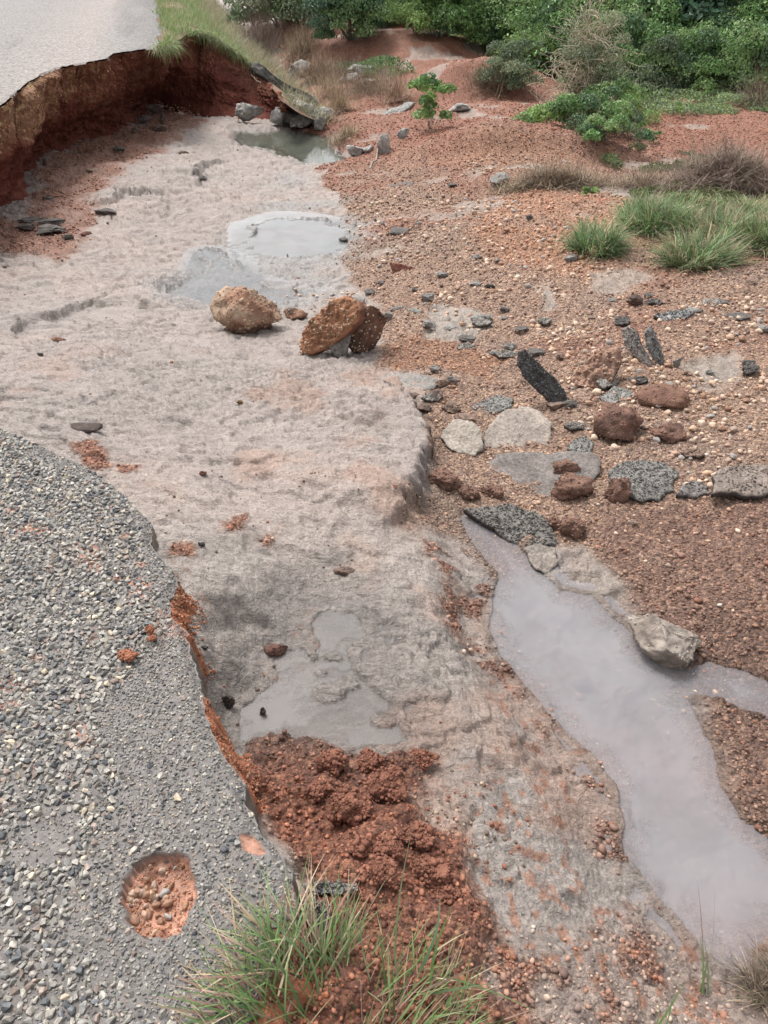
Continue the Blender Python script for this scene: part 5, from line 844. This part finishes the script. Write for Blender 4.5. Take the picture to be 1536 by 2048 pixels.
TREES = [(690,40,'light',1.1,'light green bush between the small dark tree and the top edge'),(1105,150,'mid',.7,'mid green bush left of the vine tangle'),(1180,150,'mid',.8,'mid green bush directly behind the vine tangle'),(1290,150,'mid',.9,'mid green bush right of the vine tangle before the dark trees'),(1430,165,'mid',.7,'green bush in the gap before the two right dark trees'),(1520,165,'mid',.8,'green bush before the right edge trees'),(1000,110,'mid',.8,'green bush behind the loose grey green shrub'),(870,45,'mid',1.1,'green bush between the light bushes at top centre'),  # px, py of foot, kind, scale, label
 (560,60,'grey',1.3,'grey green bush at the top left behind the dry grass slope'),(612,40,'light',1.0,'bright yellow green bush behind the first red mound'),(700,78,'dark',.5,'small dark tree with a bare trunk above the second red mound'),(640,20,'mid',1.5,'green bush behind the yellow green one'),
 (765,50,'mid',.8,'leafy green bush right of the small dark tree'),(835,62,'light',.95,'pale green bush behind the larger red mound'),(790,30,'light',1.6,'tall light green bush at the top of the photo, left of centre'),(895,68,'mid',.8,'green bush behind the crest of the larger mound'),
 (968,88,'mid',.75,'green bush at the right end of the red mounds'),(1015,168,'grey',.62,'loose grey green shrub beside the end of the mounds'),(930,50,'dark',1.0,'dark broad leaved tree at the top centre'),(1065,95,'dark2',.95,'dark tree behind the loose shrub'),
 (1150,110,'dark',1.05,'dark tree behind the dry vine tangle'),(1245,128,'dark2',.95,'dark leafed tree right of the vine tangle'),(1235,180,'mid',.6,'low green bush at the foot of the dark trees'),(1335,140,'dark',.95,'dark leafy tree in the right background'),(1300,188,'grey',.75,'dull green shrub in front of the right trees'),
 (1410,145,'dark2',.9,'dark tree third from the right edge'),(1385,188,'mid',.5,'small leafy bush before the right trees'),(1480,140,'dark',.95,'dark tree second from the right edge'),(1470,185,'mid',.6,'leafy bush near the right edge'),(1545,178,'grey',1.0,'dull leafy bush cut by the right edge'),(1580,150,'dark2',1.0,'dark tree at the right picture edge'),
 (1120,50,'dark2',1.3,'tall dark tree in the far row, right of centre'),(1230,60,'dark',1.4,'tall dark tree in the far row between its neighbours'),(1350,60,'dark2',1.3,'tall dark tree in the far row on the right'),(1480,60,'dark',1.4,'tall dark tree at the far right row end'),(1010,40,'dark',1.3,'tall dark tree in the far row at the centre'),(860,20,'dark2',1.3,'tall dark tree behind the pale green bushes'),(720,15,'dark',1.3,'dark tree behind the small dark tree'),(1640,80,'dark',1.4,None),(1720,150,'dark2',1.1,None),(520,20,'mid',1.3,'green bush above the dry grass at the top left')]
for k, (px, py, kd, sc0, lb) in enumerate(TREES):
    if lb is None: continue
    p = protos[kd]; o = p if kd not in used_p else dup(p, 'tree'); used_p.add(kd); x, y = hit(px, py, smooth_z); o.location = (x, y, float(smooth_z(np.array([x]), np.array([y]))[0]) - .05); s0 = sc0 * random.uniform(.93, 1.07); o.scale = (s0, s0, s0 * random.uniform(.9, 1.15)); o.rotation_euler = (0, 0, random.uniform(0, 6.28))
    tag(o, lb, 'tree' if 'tree' in lb else 'bush', 'trees and bushes behind the washout')
# undergrowth closing the gaps between the trees
def carpet(name, lb, poly, n, leaf, pal, hgt, seed, cat='undergrowth', asp=.5, freq=1.2, kind='stuff'):
    r = np.random.default_rng(seed); P = PW(poly); lo, hi = P.min(0), P.max(0); x = r.uniform(lo[0], hi[0], n * 3); y = r.uniform(lo[1], hi[1], n * 3); m = sdist(P, x, y) + fbm(x, y, freq, 3, seed) * .25 > 0; m &= fbm(x, y, freq * 1.5, 3, seed + 5) > -.4; x, y = x[m][:n], y[m][:n]
    h = hgt * (.5 + .5 * np.clip(fbm(x, y, freq, 3, seed + 7) + .6, 0, 1.5)) * ss(0, .3, sdist(P, x, y) + .2); z = smooth_z(x, y) + h * r.random(len(x)) ** .7; c = pick(pal, [1] * len(pal), len(x), .22, r) * (1 + .3 * fbm(x, y, freq * 2, 2, seed + 9))[:, None]
    V, F, C = leaves(np.stack([x, y, z], 1), r.normal(0, .5, (len(x), 3)) + [0, -.2, .8], leaf * r.uniform(.6, 1.3, len(x)), c, r, asp); o = mk(name, V, F, M_leaf, C, smooth=False); return tag(o, lb, cat, kind=kind)
carpet('undergrowth', 'dense green undergrowth at the foot of the background trees', [(560,20),(700,50),(900,65),(980,95),(1080,160),(1300,190),(1560,195),(1700,150),(1700,40),(1000,20)], 60000, .12, DKG + MDG, .9, 501)
carpet('ground_cover', 'low yellow green ground cover right of the tangled bush', [(1220,190),(1330,185),(1560,190),(1560,222),(1400,235),(1290,235),(1230,215)], 15000, .05, YLG + GYG, .16, 502, 'ground cover')
carpet('ground_cover', 'low mossy green plants between the dry brush and the tangled bush', [(1180,318),(1300,300),(1420,310),(1460,335),(1380,350),(1270,352),(1190,335)], 12000, .035, [(.13,.16,.06), (.17,.21,.07), (.10,.14,.06)], .12, 503, 'ground cover')
carpet('ground_cover', 'olive green low plants above the big grass patch', [(1280,385),(1400,378),(1480,400),(1440,425),(1330,425)], 9000, .035, [(.13,.15,.05), (.18,.19,.07), (.10,.13,.05)], .12, 504, 'ground cover')
carpet('ground_cover', 'sparse green plants among the grey rocks behind the far pool', [(670,130),(780,125),(830,150),(760,160),(690,150)], 3500, .06, MDG, .2, 505, 'ground cover')
# tangled bush in the middle distance
def bush(name, lb, cat, base, rx, ry, h, nl, leaf, pal, n, seed, stems=8, tr=.012, barkc=(.2,.16,.12), asp=.5, z0=.02, extra=None, lobr=(.28, .5)):
    r = np.random.default_rng(seed); x, y, z = PG(*base); t_ = empty(name, (x, y, z), lb, cat); V, F, C = tubes(limbs((0, 0, -.03), stems, h, r, 1.0, tr), barkc); mk('stem', V, F, M_bark, C, parent=t_)
    V, F, C = crown(r, rx, ry, h, nl, leaf, pal, n, z0, asp, lobr); mk('foliage', V, F, M_leaf, C, smooth=False, parent=t_)
    if extra: extra(t_, r)
    return t_
def vines(n, sx, sy, h, c, ln=.5, rad=.005):
    def f(t_, r):
        Ls = []
        for _ in range(n):
            p = np.array([r.normal(0, sx * .5), r.normal(0, sy * .5), 0.0]); p[2] = max(0, h * (1 - abs(p[0]) / sx / 1.2)) * r.random(); Ls += limbs(p, 1, ln, r, 1.2, rad, .5, .45, .12)
        V, F, C = tubes(Ls, c, 3, .5); mk('dry_vines', V, F, M_dry, C, parent=t_)
    return f
bush('tangled_bush', 'big tangled green bush with dry stems between the gravel banks', 'bush', (1150,262), 1.0, .6, .42, 30, .055, MDG + YLG[:1], 11000, 601, extra=vines(130, 1.0, .5, .35, (.25,.19,.15)))
bush('tangled_bush', 'low right flank of the tangled bush over the red cut edge', 'bush', (1210,285), .55, .35, .28, 14, .045, MDG, 4200, 602, extra=vines(60, .6, .3, .2, (.22,.16,.13)))
bush('vine_tangle', 'pale dry vine tangle climbing behind the tangled green bush', 'bush', (1160,222), .8, .5, 1.6, 34, .05, GYG, 5600, 603, stems=18, extra=vines(420, .6, .4, 1.7, (.52,.45,.34), .8, .008))
bush('bush', 'small green bush between the vine tangle and the right ground cover', 'bush', (1225,240), .7, .5, .55, 16, .06, YLG + MDG, 4500, 604)
# leafy seedling by the far pool
bush('seedling', 'bright leafy seedling on bare stems on the gravel bank', 'plant', (862,258), .42, .28, .62, 17, .075, YLG + MDG, 1100, 611, stems=9, tr=.006, z0=.12, asp=.6, lobr=(.3, .5))
for k, (px, py, h, lb) in enumerate([(1350,240,.22,'broad bright blade plant alone before the right ground cover'),(1310,285,.16,'thin weed on the right gravel flat'),(1178,392,.1,'tiny green weed on the pale gravel, left of the grass'),(1285,275,.2,'low leafy weed right of the tangled bush')]):
    bush('weed', lb, 'plant', (px, py), h * .7, h * .6, h, 5, .05, YLG + MDG, 130, 620 + k, stems=3, tr=.003)
# dry grass and brush
def brush(name, lb, base, wpx, dep, h, n, seed, pal, ln=.35, rad=.003, cat='brush', green=0, tl=(.5, 1.9)):
    r = np.random.default_rng(seed); x, y, z = PG(*base); W = wpx * cdepth(x, y, z) / FPX; t_ = empty(name, (x, y, z), lb, cat); Ls = []; P = []
    px_ = r.normal(0, .33, n) * W * .9; py_ = r.normal(0, .4, n) * dep; hh_ = h * np.exp(-(px_ / W) ** 2 * 3 - (py_ / dep) ** 2) * r.random(n) ** .6; gg = GZ(px_ + x, py_ + y) - z
    c = pick(pal, [1] * len(pal), n, .18, r); V, F, C = blades(np.stack([px_, py_, np.clip(gg, -.3, .3) + hh_], 1), ln * r.uniform(.4, 1.2, n), rad * 2 * r.uniform(.6, 1.4, n), r.uniform(0, 6.28, n), r.uniform(*tl, n), r.uniform(-1.1, .9, n), c, 5); mk('dry_stems', V, F, M_dry, C, parent=t_)
    if green:
        m = green; q = r.normal(0, .33, m) * W; w2 = r.normal(0, .35, m) * dep; V, F, C = blades(np.stack([q, w2, np.clip(GZ(q + x, w2 + y) - z, -.3, .3)], 1), .12 * r.uniform(.4, 1.2, m), .006 * r.uniform(.6, 1.2, m), r.uniform(0, 6.28, m), r.uniform(0, .7, m), r.uniform(.2, 1.2, m), pick(GR_F, [1] * 5, m, .15, r)); mk('green_blades', V, F, M_grass, C, parent=t_)
    return t_
brush('brush_heap', 'dark heap of dead brush above the big grass patch', (1440,385), 180, .6, .40, 7000, 701, DRYB + [(.30,.23,.19)], .38, .0028, tl=(1.1, 2.1))
brush('brush_heap', 'long low dry brush mat left of the dead heap', (1110,368), 170, .3, .12, 3600, 702, STRAW + DRYB, .3, green=500, tl=(1.0, 2.0))
brush('brush_heap', 'thin dry stems linking the brush mat and the dead heap', (1290,372), 120, .3, .08, 1800, 703, DRYB + STRAW, .3, tl=(1.1, 2.0))
brush('dry_clump', 'tall rusty dry grass clump left of the leafy seedling', (790,205), 40, .35, .15, 700, 704, STRAW + RUST, .7)
brush('dry_clump', 'dry stems lying over the grey rocks behind the far pool', (740,185), 110, .8, .12, 1800, 705, STRAW + DRYB, .6)
brush('dry_clump', 'standing dry weeds behind the culvert lip', (645,165), 90, .9, .25, 2600, 706, DRYB + STRAW, .6)
brush('dry_clump', 'pale straw draped over the culvert lip', (655,190), 50, .5, .2, 700, 707, STRAW, .5)
brush('dry_clump', 'straw bundle lying on the far pool rubble', (680,222), 45, .3, .1, 700, 708, STRAW, .5)
brush('dry_clump', 'dead grass at the sandy shore right of the far pool', (690,285), 50, .4, .05, 1100, 709, STRAW, .2)
brush('dry_clump', 'dry weeds at the foot of the right red mound', (980,190), 70, .5, .15, 1400, 710, DRYB + STRAW, .4)
brush('dry_clump', 'brown dead weeds at the top left behind the verge grass', (520,90), 70, 1.4, .7, 2600, 711, DRYB + [(.2,.12,.11)], .8)
brush('dry_clump', 'grey dry weeds right of the verge grass', (600,110), 70, 1.2, .3, 2200, 712, DRYB + STRAW, .6, green=500)
brush('dry_clump', 'dry twigs at the far right edge above the gravel flat', (1510,215), 40, .5, .3, 500, 713, DRYB, .8)
def twig(lb, pts, h, rad, c=(.17,.13,.10), cat='twig', base=None):
    P = []
    for (px, py), hh in zip(pts, h): x, y, z = PG(*pts[0]) if hh is None else PG(px, py); P.append((x, y, z + (hh or 0)))
    P = np.array(P); n = 12; t = np.linspace(0, 1, len(P)); tq = np.linspace(0, 1, n); P = np.stack([np.interp(tq, t, P[:, i]) for i in range(3)], 1) + rng.normal(0, rad * .8, (n, 3)); v, f = tube(P - P[0], rad, rad * .4, 6); o = mk('twig', v, f, M_bark, np.tile(c, (len(v), 1))); o.location = P[0]; return tag(o, lb, cat)
twig('long dead twig lying on the silt in the middle of the bank', [(778,482),(800,474),(822,462),(838,440)], (.01, .015, .02, .06), .012)
twig('short dead twig beside the long one', [(775,470),(790,462),(835,466)], (.01, .01, .01), .008)
twig('bare twig standing by the upright grey rock', [(742,338),(755,310),(762,290),(775,270)], (0, .03, .05, .1), .014, (.3,.27,.23))
twig('thin white root sticking out of the red cliff', [(528,232),(520,235),(512,236)], (.55, .62, .68), .012, (.45,.36,.27), 'root')
# verge grass on the embankment beside the far road
def verge():
    r = np.random.default_rng(801); n = 30000; y = r.uniform(13, 60, n * 3) ** 1.0; d = r.uniform(-.1, 3.2, n * 3); y = 13 + (y - 13) ** 1.35 / 47 ** .35; x = xr(y) + d; P2 = np.array(Tt); 
    # keep only what lies beyond the cut edge
    ye = np.interp(x, Tt[3:, 0], Tt[3:, 1]); ok = (y > ye + .02) & (fbm(x, y, 1.5, 3, 802) > -.5) & ~((x > Tt[16, 0] + .1) & (y < ye + .9)) & (d > fbm(x, y, 1.2, 4, 221) * .12); x, y, d = x[ok][:n], y[ok][:n], d[ok][:n]; z = mass_z(x, y); m = len(x)
    k = ss(.9, 1.8, d + fbm(x, y, 1, 3, 803) * .5)[:, None]; g_ = pick([(.17,.26,.085), (.22,.31,.12), (.13,.20,.07), (.26,.32,.16)], [1] * 4, m, .15, r); s_ = pick(STRAW + GYG, [1] * 8, m, .15, r); c = g_ * (1 - k) + s_ * k
    V, F, C = blades(np.stack([x, y, z - .02], 1), (.28 + .12 * k[:, 0]) * r.uniform(.4, 1.2, m), .012 * r.uniform(.6, 1.3, m), r.normal(-.5, .9, m), r.uniform(.1, .9, m), r.uniform(.2, 1.3, m), c, tipc=c * 1.1)
    tag(mk('verge_grass', V, F, M_grass, C), 'long green and straw grass covering the verge beside the far road', 'grass', kind='stuff')
    # grass hanging over the cut
    i = np.where((T2[:, 0] > Tt[14, 0] - .1) & (T2[:, 0] < Tt[17, 0] + .1) )[0]; m = 1900; ii = r.choice(i, m); x = T2[ii, 0] + r.normal(0, .05, m); y = T2[ii, 1] + r.uniform(-.03, .2, m); c = pick([(.17,.26,.085), (.22,.31,.12), (.30,.28,.16), (.38,.30,.19)], [3, 3, 2, 2], m, .15, r)
    V, F, C = blades(np.stack([x, y, mass_z(x, y) - .01], 1), .4 * r.uniform(.4, 1.2, m), .012 * r.uniform(.6, 1.3, m), r.normal(-1.2, .5, m), r.uniform(.6, 1.2, m), r.uniform(.8, 1.9, m), c, 6); tag(mk('overhanging_grass', V, F, M_grass, C), 'grass blades hanging over the top of the red cliff', 'grass', kind='stuff')
verge()
